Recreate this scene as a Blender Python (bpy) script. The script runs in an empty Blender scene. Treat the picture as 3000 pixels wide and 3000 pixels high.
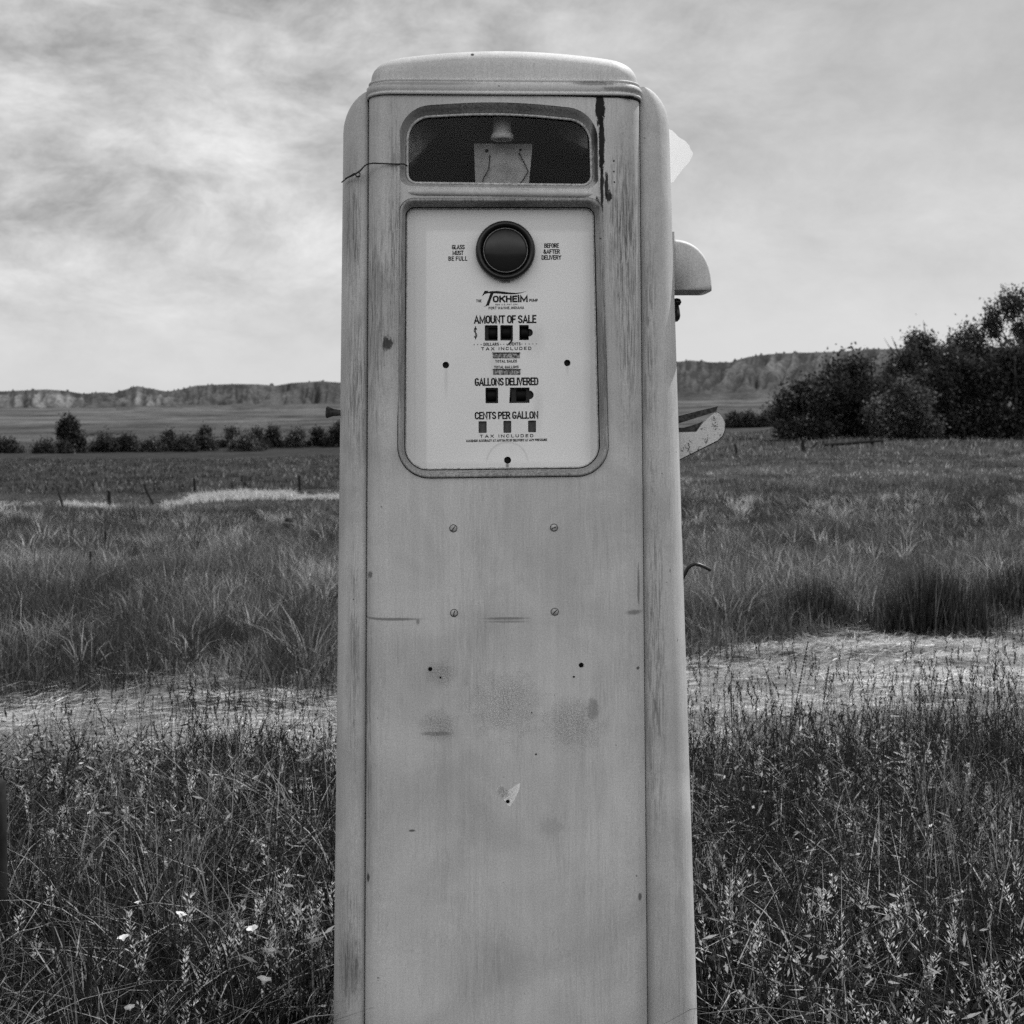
import bpy, math, random
import numpy as np
from mathutils import Vector, Matrix

random.seed(7)
rng = np.random.default_rng(11)
sc = bpy.context.scene
COL = sc.collection
PI = math.pi

# ------------------------------------------------------------------ camera, sky, sun, exposure
H = 1.30            # eye height
F = 80.0 / 56.0 * 3000.0
V0 = 1242.0         # row of the eye level in the 3000 px photograph
cam = bpy.data.cameras.new('camera')
cam.lens = 80.0
cam.sensor_width = 56.0
cam.sensor_fit = 'HORIZONTAL'
cam.shift_y = -(1500.0 - V0) / 3000.0
cam.clip_start = 0.05
cam.clip_end = 6000
cam.dof.use_dof = True
cam.dof.focus_distance = 2.63
cam.dof.aperture_fstop = 20.0
camo = bpy.data.objects.new('camera', cam)
camo.location = (0, 0, H)
camo.rotation_euler = (PI / 2, 0, 0)
COL.objects.link(camo)
sc.camera = camo

SUN_DIR = Vector((0.56, 0.52, 1.18)).normalized()
SUN_EL = math.asin(SUN_DIR.z)
SUN_AZ = math.atan2(SUN_DIR.x, SUN_DIR.y)
sun = bpy.data.lights.new('sun', 'SUN')
sun.energy = 5.0
sun.angle = math.radians(0.6)
sun.color = (1, 1, 1)
suno = bpy.data.objects.new('sun', sun)
suno.rotation_euler = SUN_DIR.to_track_quat('Z', 'Y').to_euler()
suno.location = (4, 6, 12)
COL.objects.link(suno)

sc.view_settings.view_transform = 'Standard'
sc.view_settings.look = 'None'
sc.view_settings.exposure = 0.0
sc.view_settings.gamma = 1.0
sc.view_settings.use_curve_mapping = False
sc.render.engine = 'CYCLES'
sc.cycles.use_denoising = False
sc.render.filter_size = 1.15
sc.cycles.max_bounces = 8
sc.cycles.transparent_max_bounces = 12
sc.cycles.caustics_reflective = False
sc.cycles.caustics_refractive = False


class NT:
    """small helper around a node tree"""
    def __init__(self, tree):
        self.t = tree
        tree.nodes.clear()

    def n(self, typ, **kw):
        nd = self.t.nodes.new(typ)
        for k, v in kw.items():
            setattr(nd, k, v)
        return nd

    def set(self, sock, v):
        if isinstance(v, bpy.types.NodeSocket):
            self.t.links.new(v, sock)
        else:
            sock.default_value = v

    def m(self, op, a, b=0.0, c=0.0, clamp=False):
        nd = self.n('ShaderNodeMath', operation=op, use_clamp=clamp)
        self.set(nd.inputs[0], a)
        self.set(nd.inputs[1], b)
        self.set(nd.inputs[2], c)
        return nd.outputs[0]

    def ramp(self, x, a, b, lo=0.0, hi=1.0, smooth=True):
        nd = self.n('ShaderNodeMapRange', interpolation_type='SMOOTHSTEP' if smooth else 'LINEAR')
        self.set(nd.inputs['Value'], x)
        self.set(nd.inputs['From Min'], a)
        self.set(nd.inputs['From Max'], b)
        self.set(nd.inputs['To Min'], lo)
        self.set(nd.inputs['To Max'], hi)
        return nd.outputs[0]

    def mapping(self, vec, scale, loc=(0, 0, 0)):
        nd = self.n('ShaderNodeMapping')
        self.set(nd.inputs['Vector'], vec)
        nd.inputs['Scale'].default_value = scale
        nd.inputs['Location'].default_value = loc
        return nd.outputs[0]

    def noise(self, vec, scale, detail=4, rough=0.55, dist=0.0):
        nd = self.n('ShaderNodeTexNoise')
        self.set(nd.inputs['Vector'], vec)
        nd.inputs['Scale'].default_value = scale
        nd.inputs['Detail'].default_value = detail
        nd.inputs['Roughness'].default_value = rough
        nd.inputs['Distortion'].default_value = dist
        return nd.outputs[0]

    def mix(self, f, a, b):          # scalar mix
        nd = self.n('ShaderNodeMix', data_type='FLOAT')
        self.set(nd.inputs[0], f)
        self.set(nd.inputs[2], a)
        self.set(nd.inputs[3], b)
        return nd.outputs[0]

    def grey(self, v):
        nd = self.n('ShaderNodeCombineColor')
        for i in range(3):
            self.set(nd.inputs[i], v)
        return nd.outputs[0]


world = bpy.data.worlds.new('World')
sc.world = world
world.use_nodes = True
W = NT(world.node_tree)
tc = W.n('ShaderNodeTexCoord').outputs['Generated']
sky = W.n('ShaderNodeTexSky', sky_type='NISHITA')
sky.sun_disc = False
sky.sun_elevation = SUN_EL
sky.sun_rotation = SUN_AZ
sky.air_density = 1.0
sky.dust_density = 1.5
bw = W.n('ShaderNodeRGBToBW')
W.set(bw.inputs[0], sky.outputs[0])
sep = W.n('ShaderNodeSeparateXYZ')
W.set(sep.inputs[0], tc)
dx, dy, dz = sep.outputs
# thin cloud, drawn out along the horizon and thicker to the upper left
vA = W.mapping(tc, (6.5, 6.5, 12.5))
warp = W.noise(W.mapping(tc, (3.0, 3.0, 8.0), (2.0, 1.0, 0.3)), 1.0, 3)
addw = W.n('ShaderNodeVectorMath', operation='ADD')
W.set(addw.inputs[0], vA)
comb = W.n('ShaderNodeCombineXYZ')
W.set(comb.inputs[0], W.m('MULTIPLY', warp, 0.5))
W.set(comb.inputs[2], W.m('MULTIPLY', warp, 1.1))
W.set(addw.inputs[1], comb.outputs[0])
c1 = W.noise(addw.outputs[0], 1.7, 13, 0.66, 0.12)
c2 = W.noise(W.mapping(tc, (7.0, 4.0, 24.0), (0.7, 3.1, 5.2)), 1.0, 7, 0.62, 0.9)
leftm = W.ramp(W.m('ADD', W.m('MULTIPLY', dx, -1.0), W.m('MULTIPLY', dz, 0.75)), -0.12, 0.36, 0.25, 1.0)
amp = W.m('MULTIPLY', leftm, W.ramp(dz, 0.02, 0.16, 0.10, 1.0))
cl = W.m('SUBTRACT', W.m('ADD', W.m('MULTIPLY', c1, 1.0), W.m('MULTIPLY', c2, 0.22)), 0.60)
fac = W.m('ADD', 1.0, W.m('MULTIPLY', W.m('MULTIPLY', cl, amp), 2.3))
lowband = W.ramp(dz, 0.0, 0.27, 1.0, 0.74)
back = W.m('ADD', 1.0, W.m('MULTIPLY', W.m('MULTIPLY', W.ramp(dy, 0.02, -0.62), W.m('MULTIPLY', W.ramp(dz, 0.08, 0.45), W.ramp(dz, 0.95, 0.65))), 3.1))  # sky brightened behind the viewer, added to light the pump front
base = W.mix(0.80, bw.outputs[0], 6.4)
zen = W.ramp(dz, 0.30, 0.85, 1.0, 0.38)
val = W.m('MULTIPLY', W.m('MULTIPLY', W.m('MULTIPLY', W.m('MULTIPLY', base, fac), lowband), back), zen)
bg = W.n('ShaderNodeBackground')
W.set(bg.inputs[0], W.grey(val))
bg.inputs[1].default_value = 0.115
wo = W.n('ShaderNodeOutputWorld')
W.set(wo.inputs[0], bg.outputs[0])


# ------------------------------------------------------------------ object helpers
def tag(o, label=None, cat=None, group=None, kind=None):
    if label: o['label'] = label
    if cat: o['category'] = cat
    if group: o['group'] = group
    if kind: o['kind'] = kind
    return o


def empty(name, loc, rot=(0, 0, 0)):
    o = bpy.data.objects.new(name, None)
    o.empty_display_size = 0.1
    o.location = loc
    o.rotation_euler = rot
    COL.objects.link(o)
    return o


def link(name, me, mat=None, parent=None):
    o = bpy.data.objects.new(name, me)
    COL.objects.link(o)
    if mat is not None:
        me.materials.clear()
        me.materials.append(mat)
    if parent is not None:
        o.parent = parent
    return o


class MB:
    """collects shapes, links them as ONE mesh object"""
    def __init__(self):
        self.v = []
        self.f = []
        self.sm = []

    def add(self, vs, fs, smooth=True):
        b = len(self.v)
        self.v += [tuple(p) for p in vs]
        for f in fs:
            self.f.append(tuple(b + i for i in f))
            self.sm.append(smooth)
        return self

    def loft(self, rings, closed=True, cap0=False, cap1=False, smooth=True):
        n = len(rings[0])
        vs = [p for r in rings for p in r]
        fs = []
        for i in range(len(rings) - 1):
            for j in range(n if closed else n - 1):
                k = (j + 1) % n
                fs.append((i * n + j, i * n + k, (i + 1) * n + k, (i + 1) * n + j))
        self.add(vs, fs, smooth)
        if cap0: self.add(rings[0], [tuple(range(n))[::-1]], False)
        if cap1: self.add(rings[-1], [tuple(range(n))], False)
        return self

    def tube(self, pts, rad, n=8, smooth=True):
        pts = [Vector(p) for p in pts]
        if not hasattr(rad, '__len__'):
            rad = [rad] * len(pts)
        rings = []
        up = Vector((0.13, 0.31, 0.94))
        for i, p in enumerate(pts):
            d = (pts[min(i + 1, len(pts) - 1)] - pts[max(i - 1, 0)]).normalized()
            a = d.cross(up)
            if a.length < 1e-3:
                a = d.cross(Vector((1, 0, 0)))
            a.normalize()
            b = d.cross(a)
            rings.append([p + (a * math.cos(t) + b * math.sin(t)) * rad[i] for t in [2 * PI * j / n for j in range(n)]])
        return self.loft(rings, True, True, True, smooth)

    def lathe(self, prof, origin, axis, n=32):
        """prof: list of (radius, height along axis)"""
        ax = Vector(axis).normalized()
        a = ax.orthogonal().normalized()
        b = ax.cross(a)
        o = Vector(origin)
        rings = [[o + ax * h + (a * math.cos(t) + b * math.sin(t)) * max(r, 1e-5) for t in [2 * PI * j / n for j in range(n)]]
                 for r, h in prof]
        return self.loft(rings)

    def box(self, lo, hi):
        x0, y0, z0 = lo
        x1, y1, z1 = hi
        vs = [(x0, y0, z0), (x1, y0, z0), (x1, y1, z0), (x0, y1, z0), (x0, y0, z1), (x1, y0, z1), (x1, y1, z1), (x0, y1, z1)]
        return self.add(vs, [(3, 2, 1, 0), (4, 5, 6, 7), (0, 1, 5, 4), (1, 2, 6, 5), (2, 3, 7, 6), (3, 0, 4, 7)], False)

    def mesh(self, me, yoff=0.0):
        vs = [tuple(v.co) for v in me.vertices]
        fs = [tuple(p.vertices) for p in me.polygons]
        return self.add(vs, fs, False)

    def build(self, name, mat, parent=None, fix=True):
        me = bpy.data.meshes.new(name)
        me.from_pydata(self.v, [], self.f)
        me.polygons.foreach_set('use_smooth', self.sm)
        if fix:
            import bmesh
            bm = bmesh.new()
            bm.from_mesh(me)
            bmesh.ops.recalc_face_normals(bm, faces=bm.faces)
            bm.to_mesh(me)
            bm.free()
        me.update()
        return link(name, me, mat, parent)


def rpoly(pts, seg=10):
    """closed polygon of (x, z, r) with rounded corners"""
    out = []
    n = len(pts)
    for i in range(n):
        p0 = Vector(pts[i - 1][:2]); p = Vector(pts[i][:2]); p1 = Vector(pts[(i + 1) % n][:2]); r = pts[i][2]
        a = (p0 - p).normalized(); b = (p1 - p).normalized()
        ang = a.angle(b)
        if r <= 0 or ang > PI - 1e-4:
            out.append(tuple(p)); continue
        tl = min(r / math.tan(ang / 2), (p0 - p).length * 0.49, (p1 - p).length * 0.49)
        r = tl * math.tan(ang / 2)
        s = p + a * tl; e = p + b * tl
        c = p + (a + b).normalized() * (r / math.sin(ang / 2))
        a0 = math.atan2(s.y - c.y, s.x - c.x); a1 = math.atan2(e.y - c.y, e.x - c.x)
        d = (a1 - a0 + PI) % (2 * PI) - PI
        for k in range(seg + 1):
            t = a0 + d * k / seg
            out.append((c.x + r * math.cos(t), c.y + r * math.sin(t)))
    return out


def circle(cx, cz, r, n=28):
    return [(cx + r * math.cos(2 * PI * i / n), cz + r * math.sin(2 * PI * i / n)) for i in range(n)]


def plate(outlines, y0, y1):
    """mesh of a flat plate in the xz plane with holes, from depth y0 (front) to y1"""
    cu = bpy.data.curves.new('tmp', 'CURVE')
    cu.dimensions = '2D'
    cu.fill_mode = 'BOTH'
    cu.extrude = abs(y1 - y0) / 2
    for o in outlines:
        s = cu.splines.new('POLY')
        s.points.add(len(o) - 1)
        for i, p in enumerate(o):
            s.points[i].co = (p[0], p[1], 0, 1)
        s.use_cyclic_u = True
    ob = bpy.data.objects.new('tmp', cu)
    me = bpy.data.meshes.new_from_object(ob)
    bpy.data.objects.remove(ob)
    bpy.data.curves.remove(cu)
    ym = (y0 + y1) / 2
    for v in me.vertices:
        v.co = (v.co.x, ym - v.co.z, v.co.y)
    return me


def sweep(A, B, prof):
    """rings between outlines A (t=0) and B (t=1): prof = [(t, y)]"""
    return [[(a[0] + (b[0] - a[0]) * t, y, a[1] + (b[1] - a[1]) * t) for a, b in zip(A, B)] for t, y in prof]


# ------------------------------------------------------------------ materials (all grey: the photograph is black and white)
def new_mat(name):
    m = bpy.data.materials.new(name)
    m.use_nodes = True
    return m, NT(m.node_tree)


def finish(N, col, rough=0.6, spec=0.3, metal=0.0, bump=None, bstr=0.2, bdist=0.001):
    p = N.n('ShaderNodeBsdfPrincipled')
    N.set(p.inputs['Base Color'], N.grey(col))
    N.set(p.inputs['Roughness'], rough)
    N.set(p.inputs['Specular IOR Level'], spec)
    N.set(p.inputs['Metallic'], metal)
    if bump is not None:
        b = N.n('ShaderNodeBump')
        b.inputs['Strength'].default_value = bstr
        b.inputs['Distance'].default_value = bdist
        N.set(b.inputs['Height'], bump)
        N.set(p.inputs['Normal'], b.outputs[0])
    o = N.n('ShaderNodeOutputMaterial')
    N.set(o.inputs[0], p.outputs[0])
    return p


def simple(name, v, rough=0.6, spec=0.3, metal=0.0, var=0.15, scale=60.0, bstr=0.15):
    m, N = new_mat(name)
    oc = N.n('ShaderNodeTexCoord').outputs['Object']
    nz = N.noise(oc, scale, 5)
    col = N.m('MULTIPLY', v, N.ramp(nz, 0.3, 0.7, 1 - var, 1 + var))
    finish(N, col, rough, spec, metal, nz, bstr, 0.001)
    return m


# pump-local coordinates from the 1932 px view of the photograph
D = 2.60
K = D / (F * 1932.0 / 3000.0)


def lx(u): return (u - 955.0) * K
def lz(v): return H + (800.0 - v) * K


def ell(N, co, u, v, ru, rv, nz=None, na=0.0, soft=0.35):
    """soft elliptical stain mask centred on a measured spot of the pump front"""
    s = N.n('ShaderNodeSeparateXYZ')
    N.set(s.inputs[0], co)
    a = N.m('DIVIDE', N.m('SUBTRACT', s.outputs[0], lx(u)), ru * K)
    b = N.m('DIVIDE', N.m('SUBTRACT', s.outputs[2], lz(v)), rv * K)
    d = N.m('SQRT', N.m('ADD', N.m('MULTIPLY', a, a), N.m('MULTIPLY', b, b)))
    if nz is not None:
        d = N.m('ADD', d, N.m('MULTIPLY', N.m('SUBTRACT', nz, 0.5), na))
    return N.ramp(d, 1.0 - soft, 1.0 + soft, 1.0, 0.0)


def paint_mat(name, base, stains=(), patches=(), wear=1.0, scuffs=()):
    m, N = new_mat(name)
    oc = N.n('ShaderNodeTexCoord').outputs['Object']
    streak = N.noise(N.mapping(oc, (58, 58, 1.6)), 1.0, 10, 0.72, 0.3)
    streak2 = N.noise(N.mapping(oc, (280, 280, 16.0), (3, 1, 2)), 1.0, 8, 0.72, 0.6)
    wornpatch = N.ramp(N.noise(N.mapping(oc, (9, 9, 3.0), (5, 2, 8)), 1.0, 5, 0.6), 0.40, 0.62)
    blotch = N.noise(oc, 4.5, 7, 0.6, 0.6)
    fine = N.noise(oc, 380.0, 3, 0.7)
    rag = N.noise(N.mapping(oc, (190, 190, 80)), 1.0, 8, 0.78)
    c = N.m('MULTIPLY', base, N.ramp(streak, 0.3, 0.7, 1 - 0.06 * wear, 1 + 0.045 * wear))
    c = N.m('MULTIPLY', c, N.m('ADD', 1.0, N.m('MULTIPLY', N.m('MULTIPLY', N.m('SUBTRACT', streak2, 0.5), 0.75 * wear), N.m('ADD', 0.25, wornpatch))))
    c = N.m('MULTIPLY', c, N.ramp(blotch, 0.3, 0.7, 1 - 0.17 * wear, 1 + 0.10 * wear))
    c = N.m('MULTIPLY', c, N.ramp(fine, 0.3, 0.7, 0.86, 1.13))
    # small chips to bare rusty metal, in clusters
    sp = N.noise(oc, 75.0, 4, 0.6)
    chip = N.m('MULTIPLY', N.ramp(sp, 0.70, 0.73), N.ramp(blotch, 0.45, 0.55))
    c = N.mix(chip, c, N.m('MULTIPLY', c, 0.18))
    # dragged scratches that gather in places
    scr = N.m('MULTIPLY', N.ramp(streak2, 0.52, 0.68), N.ramp(blotch, 0.46, 0.68))
    c = N.m('MULTIPLY', c, N.m('SUBTRACT', 1.0, N.m('MULTIPLY', scr, 0.28 * wear)))
    for (u, v, ru, rv) in scuffs:
        k = N.m('MULTIPLY', ell(N, oc, u, v, ru, rv, rag, 1.6, 0.9), N.ramp(streak2, 0.42, 0.60))
        c = N.m('MULTIPLY', c, N.m('SUBTRACT', 1.0, N.m('MULTIPLY', k, 0.62)))
    for (u, v, ru, rv, na, soft, dark) in stains:
        k = ell(N, oc, u, v, ru, rv, rag, na, soft)
        c = N.mix(k, c, N.m('MULTIPLY', c, dark))
    h = N.m('ADD', N.m('MULTIPLY', fine, 0.35), N.m('MULTIPLY', streak2, 0.25))
    if patches:
        pn = N.noise(oc, 430.0, 4, 0.7)
        rag2 = N.noise(oc, 42.0, 6, 0.7)
        for (u, v, ru, rv) in patches:
            k = ell(N, oc, u, v, ru, rv, rag2, 2.8, 0.7)
            h = N.m('ADD', h, N.m('MULTIPLY', N.m('MULTIPLY', N.ramp(pn, 0.48, 0.62), k), 9.0))
            c = N.mix(k, c, N.m('MULTIPLY', c, N.ramp(pn, 0.40, 0.58, 0.52, 1.10)))
    finish(N, c, 0.55, 0.20, 0.0, h, 0.35, 0.0007)
    return m


S_BODY = [
    # oil and rust run at the right of the light window
    (1134, 200, 8.5, 44, 2.4, 0.12, 0.015), (1137, 270, 5.5, 62, 2.4, 0.15, 0.02), (1137, 350, 3.6, 56, 2.8, 0.25, 0.05),
    (1146, 350, 3.5, 24, 2.8, 0.2, 0.05), (1150, 371, 5.5, 11, 3.0, 0.2, 0.05), (1129, 390, 4.5, 17, 2.8, 0.2, 0.06),
    (1133, 420, 2.5, 28, 1.4, 0.4, 0.35),
    # chip
    (732, 648, 9, 12, 3.2, 0.3, 0.15), (708, 535, 26, 40, 1.5, 0.7, 0.82), (710, 655, 30, 40, 1.5, 0.8, 0.85),
    # old band marks and rubbed smudges
    (738, 1167, 52, 2.6, 0.9, 0.4, 0.42), (788, 1172, 3, 5, 0.8, 0.5, 0.5), (955, 1167, 38, 2.4, 1.2, 0.5, 0.48), (957, 1173, 36, 2.2, 1.2, 0.5, 0.62),
    (1198, 1158, 15, 4.5, 0.9, 0.5, 0.5), (957, 1200, 50, 55, 2.6, 0.6, 0.90), (1118, 1340, 10, 20, 2.4, 0.3, 0.66),
    (1037, 1562, 22, 20, 2.8, 0.6, 0.80), (823, 1383, 28, 4, 2.2, 0.4, 0.6), (697, 1085, 5, 6, 2.6, 0.4, 0.35),
    (776, 1565, 6, 2.2, 0.8, 0.4, 0.25), (905, 1820, 130, 60, 3.0, 0.5, 0.90), (870, 1450, 60, 130, 3.2, 0.4, 0.92), (1090, 1480, 50, 90, 3.2, 0.4, 0.93), (780, 1700, 70, 90, 3.2, 0.4, 0.92), (1120, 1760, 70, 110, 3.2, 0.4, 0.92),
    (1205, 1265, 3, 3, 1.5, 0.4, 0.2), (1208, 1700, 4, 7, 1.8, 0.4, 0.3), (1010, 1424, 2, 2, 0.6, 0.3, 0.1),
    (1160, 303, 1.8, 1.8, 0.0, 0.3, 0.08), (1160, 323, 1.8, 1.8, 0.0, 0.3, 0.08), (1161, 343, 1.8, 1.8, 0.0, 0.3, 0.08),
    (692, 1660, 3, 8, 1.6, 0.4, 0.2), (1207, 1110, 2.5, 40, 2.4, 0.4, 0.45), (860, 300, 400, 40, 0.9, 0.8, 1.0),
]
M_body = paint_mat('body_paint', 0.54, S_BODY,
                   [(950, 1328, 52, 46), (828, 1368, 26, 22), (1078, 1368, 42, 36), (830, 1270, 22, 18)],
                   1.0, [(700, 600, 30, 200), (1190, 560, 26, 240), (690, 1400, 10, 300), (1170, 420, 24, 120), (745, 420, 12, 200)])
M_side = paint_mat('side_paint', 0.54, [(660, 450, 14, 60, 1.6, 0.6, 0.72), (655, 1840, 20, 60, 2.2, 0.6, 0.6)], (), 1.15,
                   [(664, 420, 16, 110), (672, 730, 26, 130), (664, 1250, 10, 200), (655, 1800, 22, 120), (1245, 1250, 18, 300), (1235, 650, 14, 200)])
M_cap = paint_mat('cap_paint', 0.58, [(893, 102, 3.2, 3.0, 0.8, 0.3, 0.08), (1120, 158, 40, 4, 2.6, 0.4, 0.45), (1180, 168, 40, 4, 2.4, 0.4, 0.5),
                                      (800, 160, 110, 3, 1.8, 0.5, 0.62)], (), 0.8)
M_frame = paint_mat('frame_paint', 0.40, [(1130, 300, 7, 90, 1.8, 0.4, 0.2), (1124, 250, 5, 30, 2, 0.4, 0.3)], (), 1.5,
                    [(950, 200, 200, 22), (761, 600, 12, 320), (1140, 600, 12, 340), (950, 893, 220, 14), (950, 382, 220, 14)])
M_bead = simple('worn_metal_bead', 0.42, 0.4, 0.5, 0.0, 0.35, 220)
M_black = simple('black_enamel', 0.012, 0.35, 0.4, 0, 0.3, 90)
M_dark = simple('dark_interior', 0.010, 0.8, 0.1, 0, 0.6, 25)
M_rust = simple('rusty_iron', 0.045, 0.75, 0.25, 0, 0.6, 160, 0.6)
M_ink = simple('black_ink', 0.010, 0.6, 0.2, 0, 0.2, 300)
M_card = simple('number_card', 0.075, 0.7, 0.2, 0, 0.2, 200)
M_porc = simple('porcelain', 0.85, 0.3, 0.5, 0, 0.12, 60)
M_plate = simple('inner_plate', 0.66, 0.6, 0.3, 0, 0.25, 25)
M_steel = simple('dull_screw', 0.22, 0.5, 0.5, 0.3, 0.3, 300)

# dial enamel
M_dial, N = new_mat('dial_enamel')
oc = N.n('ShaderNodeTexCoord').outputs['Object']
fine = N.noise(oc, 420, 3, 0.7)
big = N.noise(oc, 7, 4, 0.5)
rag = N.noise(N.mapping(oc, (130, 130, 40)), 1.0, 5, 0.7)
c = N.m('MULTIPLY', 0.82, N.ramp(fine, 0.3, 0.7, 0.91, 1.06))
c = N.m('MULTIPLY', c, N.ramp(big, 0.3, 0.7, 0.95, 1.03))
for (u, v, ru, rv, na, soft, dark) in [(842, 715, 3, 30, 0.8, 0.8, 0.86), (1073, 695, 2.5, 10, 0.8, 0.8, 0.85), (1008, 640, 18, 24, 1.5, 0.9, 0.85),
                                       (932, 690, 6, 30, 1.0, 0.9, 0.9), (1016, 775, 8, 34, 1.2, 0.9, 0.88), (958, 880, 3, 6, 0.5, 0.6, 0.35),
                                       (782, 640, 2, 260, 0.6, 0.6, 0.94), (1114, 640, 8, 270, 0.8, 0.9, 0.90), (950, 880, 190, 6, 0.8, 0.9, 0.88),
                                       (955, 535, 40, 12, 1.0, 0.9, 0.85)]:
    k = ell(N, oc, u, v, ru, rv, rag, na, soft)
    c = N.mix(k, c, N.m('MULTIPLY', c, dark))
# rectangle left at full tone; the dial is darker above and beside it
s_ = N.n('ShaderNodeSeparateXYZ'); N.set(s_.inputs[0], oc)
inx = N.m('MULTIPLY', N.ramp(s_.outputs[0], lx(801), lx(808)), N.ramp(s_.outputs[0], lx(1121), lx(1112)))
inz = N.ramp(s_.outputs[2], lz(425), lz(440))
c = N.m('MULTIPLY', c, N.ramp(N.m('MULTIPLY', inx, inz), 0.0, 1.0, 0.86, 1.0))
# worn arc left by a lock plate
s_ = N.n('ShaderNodeSeparateXYZ'); N.set(s_.inputs[0], oc)
ax = N.m('SUBTRACT', s_.outputs[0], lx(958)); az = N.m('SUBTRACT', s_.outputs[2], lz(874))
rr = N.m('SQRT', N.m('ADD', N.m('MULTIPLY', ax, ax), N.m('MULTIPLY', az, az)))
arc = N.m('MULTIPLY', N.ramp(N.m('ABSOLUTE', N.m('SUBTRACT', rr, 39 * K)), 0.0, 3.2 * K, 1.0, 0.0), N.ramp(az, 0.0, 8 * K))
c = N.m('MULTIPLY', c, N.m('SUBTRACT', 1.0, N.m('MULTIPLY', arc, 0.17)))
finish(N, c, 0.38, 0.4, 0, fine, 0.12, 0.0005)

# mottled totaliser strip
M_mottle, N = new_mat('mottled_strip')
oc = N.n('ShaderNodeTexCoord').outputs['Object']
finish(N, N.ramp(N.noise(oc, 260, 5, 0.7), 0.42, 0.62, 0.05, 0.5), 0.6)

# sight glass
M_sight, N = new_mat('sight_glass')
p = finish(N, 0.020, 0.18, 0.30)
# clear pane
M_pane, N = new_mat('window_pane')
tr = N.n('ShaderNodeBsdfTransparent'); gl = N.n('ShaderNodeBsdfGlossy'); gl.inputs['Roughness'].default_value = 0.03
mx = N.n('ShaderNodeMixShader'); mx.inputs[0].default_value = 0.012
N.set(mx.inputs[1], tr.outputs[0]); N.set(mx.inputs[2], gl.outputs[0])
tr.inputs[0].default_value = (0.85, 0.85, 0.85, 1)
o = N.n('ShaderNodeOutputMaterial'); N.set(o.inputs[0], mx.outputs[0])
# milky translucent glass
M_milk, N = new_mat('milk_glass')
d1 = N.n('ShaderNodeBsdfDiffuse'); d1.inputs[0].default_value = (0.9, 0.9, 0.9, 1)
t1 = N.n('ShaderNodeBsdfTranslucent'); t1.inputs[0].default_value = (0.95, 0.95, 0.95, 1)
mx = N.n('ShaderNodeMixShader'); mx.inputs[0].default_value = 0.75
N.set(mx.inputs[1], d1.outputs[0]); N.set(mx.inputs[2], t1.outputs[0])
o = N.n('ShaderNodeOutputMaterial'); N.set(o.inputs[0], mx.outputs[0])
# flaking paint on the nozzle bracket
M_brk, N = new_mat('flaking_bracket_paint')
oc = N.n('ShaderNodeTexCoord').outputs['Object']
fl = N.noise(oc, 55, 6, 0.7, 0.4)
finish(N, N.m('MULTIPLY', N.ramp(fl, 0.56, 0.60, 0.58, 0.12), N.ramp(N.noise(oc, 300, 3), 0.3, 0.7, 0.85, 1.1)), 0.55, 0.3, 0, fl, 0.3)


def foliage_mat(name, base, trans=0.45, gloss=0.06, tip=0.0):
    m, N = new_mat(name)
    at = N.n('ShaderNodeAttribute', attribute_name='tone').outputs['Fac']
    col = N.grey(N.m('MULTIPLY', at, base))
    d = N.n('ShaderNodeBsdfDiffuse'); N.set(d.inputs[0], col)
    t = N.n('ShaderNodeBsdfTranslucent'); N.set(t.inputs[0], col)
    g = N.n('ShaderNodeBsdfGlossy'); g.inputs['Roughness'].default_value = 0.38
    g.inputs[0].default_value = (0.8, 0.8, 0.8, 1)
    a = N.n('ShaderNodeMixShader'); a.inputs[0].default_value = trans
    N.set(a.inputs[1], d.outputs[0]); N.set(a.inputs[2], t.outputs[0])
    b = N.n('ShaderNodeMixShader'); b.inputs[0].default_value = gloss
    N.set(b.inputs[1], a.outputs[0]); N.set(b.inputs[2], g.outputs[0])
    o = N.n('ShaderNodeOutputMaterial'); N.set(o.inputs[0], b.outputs[0])
    return m


M_grass = foliage_mat('grass_blades', 0.060, 0.50, 0.022)
M_field = foliage_mat('field_grass_blades', 0.140, 0.42, 0.02)
M_straw = foliage_mat('cut_straw', 0.54, 0.25, 0.04)
M_leaf = foliage_mat('tree_leaves', 0.068, 0.35, 0.008)
M_rush = foliage_mat('rush_blades', 0.050, 0.35, 0.01)
M_petal = foliage_mat('white_petals', 0.85, 0.35, 0.02)
M_stalk = foliage_mat('seed_stalks', 0.09, 0.30, 0.08)
M_bark = simple('bark', 0.05, 0.85, 0.1, 0, 0.4, 12, 0.5)
M_wood = simple('weathered_post_wood', 0.022, 0.85, 0.1, 0, 0.4, 20, 0.5)
M_greywood = simple('bleached_wood', 0.05, 0.85, 0.1, 0, 0.4, 20, 0.5)


# ------------------------------------------------------------------ terrain
def vnoise(x, y, seed=0):
    xi = np.floor(x).astype(np.int64); yi = np.floor(y).astype(np.int64)
    xf = x - xi; yf = y - yi
    def h(a, b):
        n = (a * 374761393 + b * 668265263 + seed * 1442695041) & 0xFFFFFFFF
        n = ((n ^ (n >> 13)) * 1274126177) & 0xFFFFFFFF
        return ((n ^ (n >> 16)) & 0xFFFF) / 65535.0
    u = xf * xf * (3 - 2 * xf); v = yf * yf * (3 - 2 * yf)
    return (h(xi, yi) * (1 - u) + h(xi + 1, yi) * u) * (1 - v) + (h(xi, yi + 1) * (1 - u) + h(xi + 1, yi + 1) * u) * v


def fbm(x, y, o=4, seed=0):
    x = np.asarray(x, float); y = np.asarray(y, float)
    s = 0; a = 0.5; t = 0
    for i in range(o):
        s = s + a * vnoise(x * 2 ** i, y * 2 ** i, seed + i); t += a; a *= 0.55
    return s / t


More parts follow.
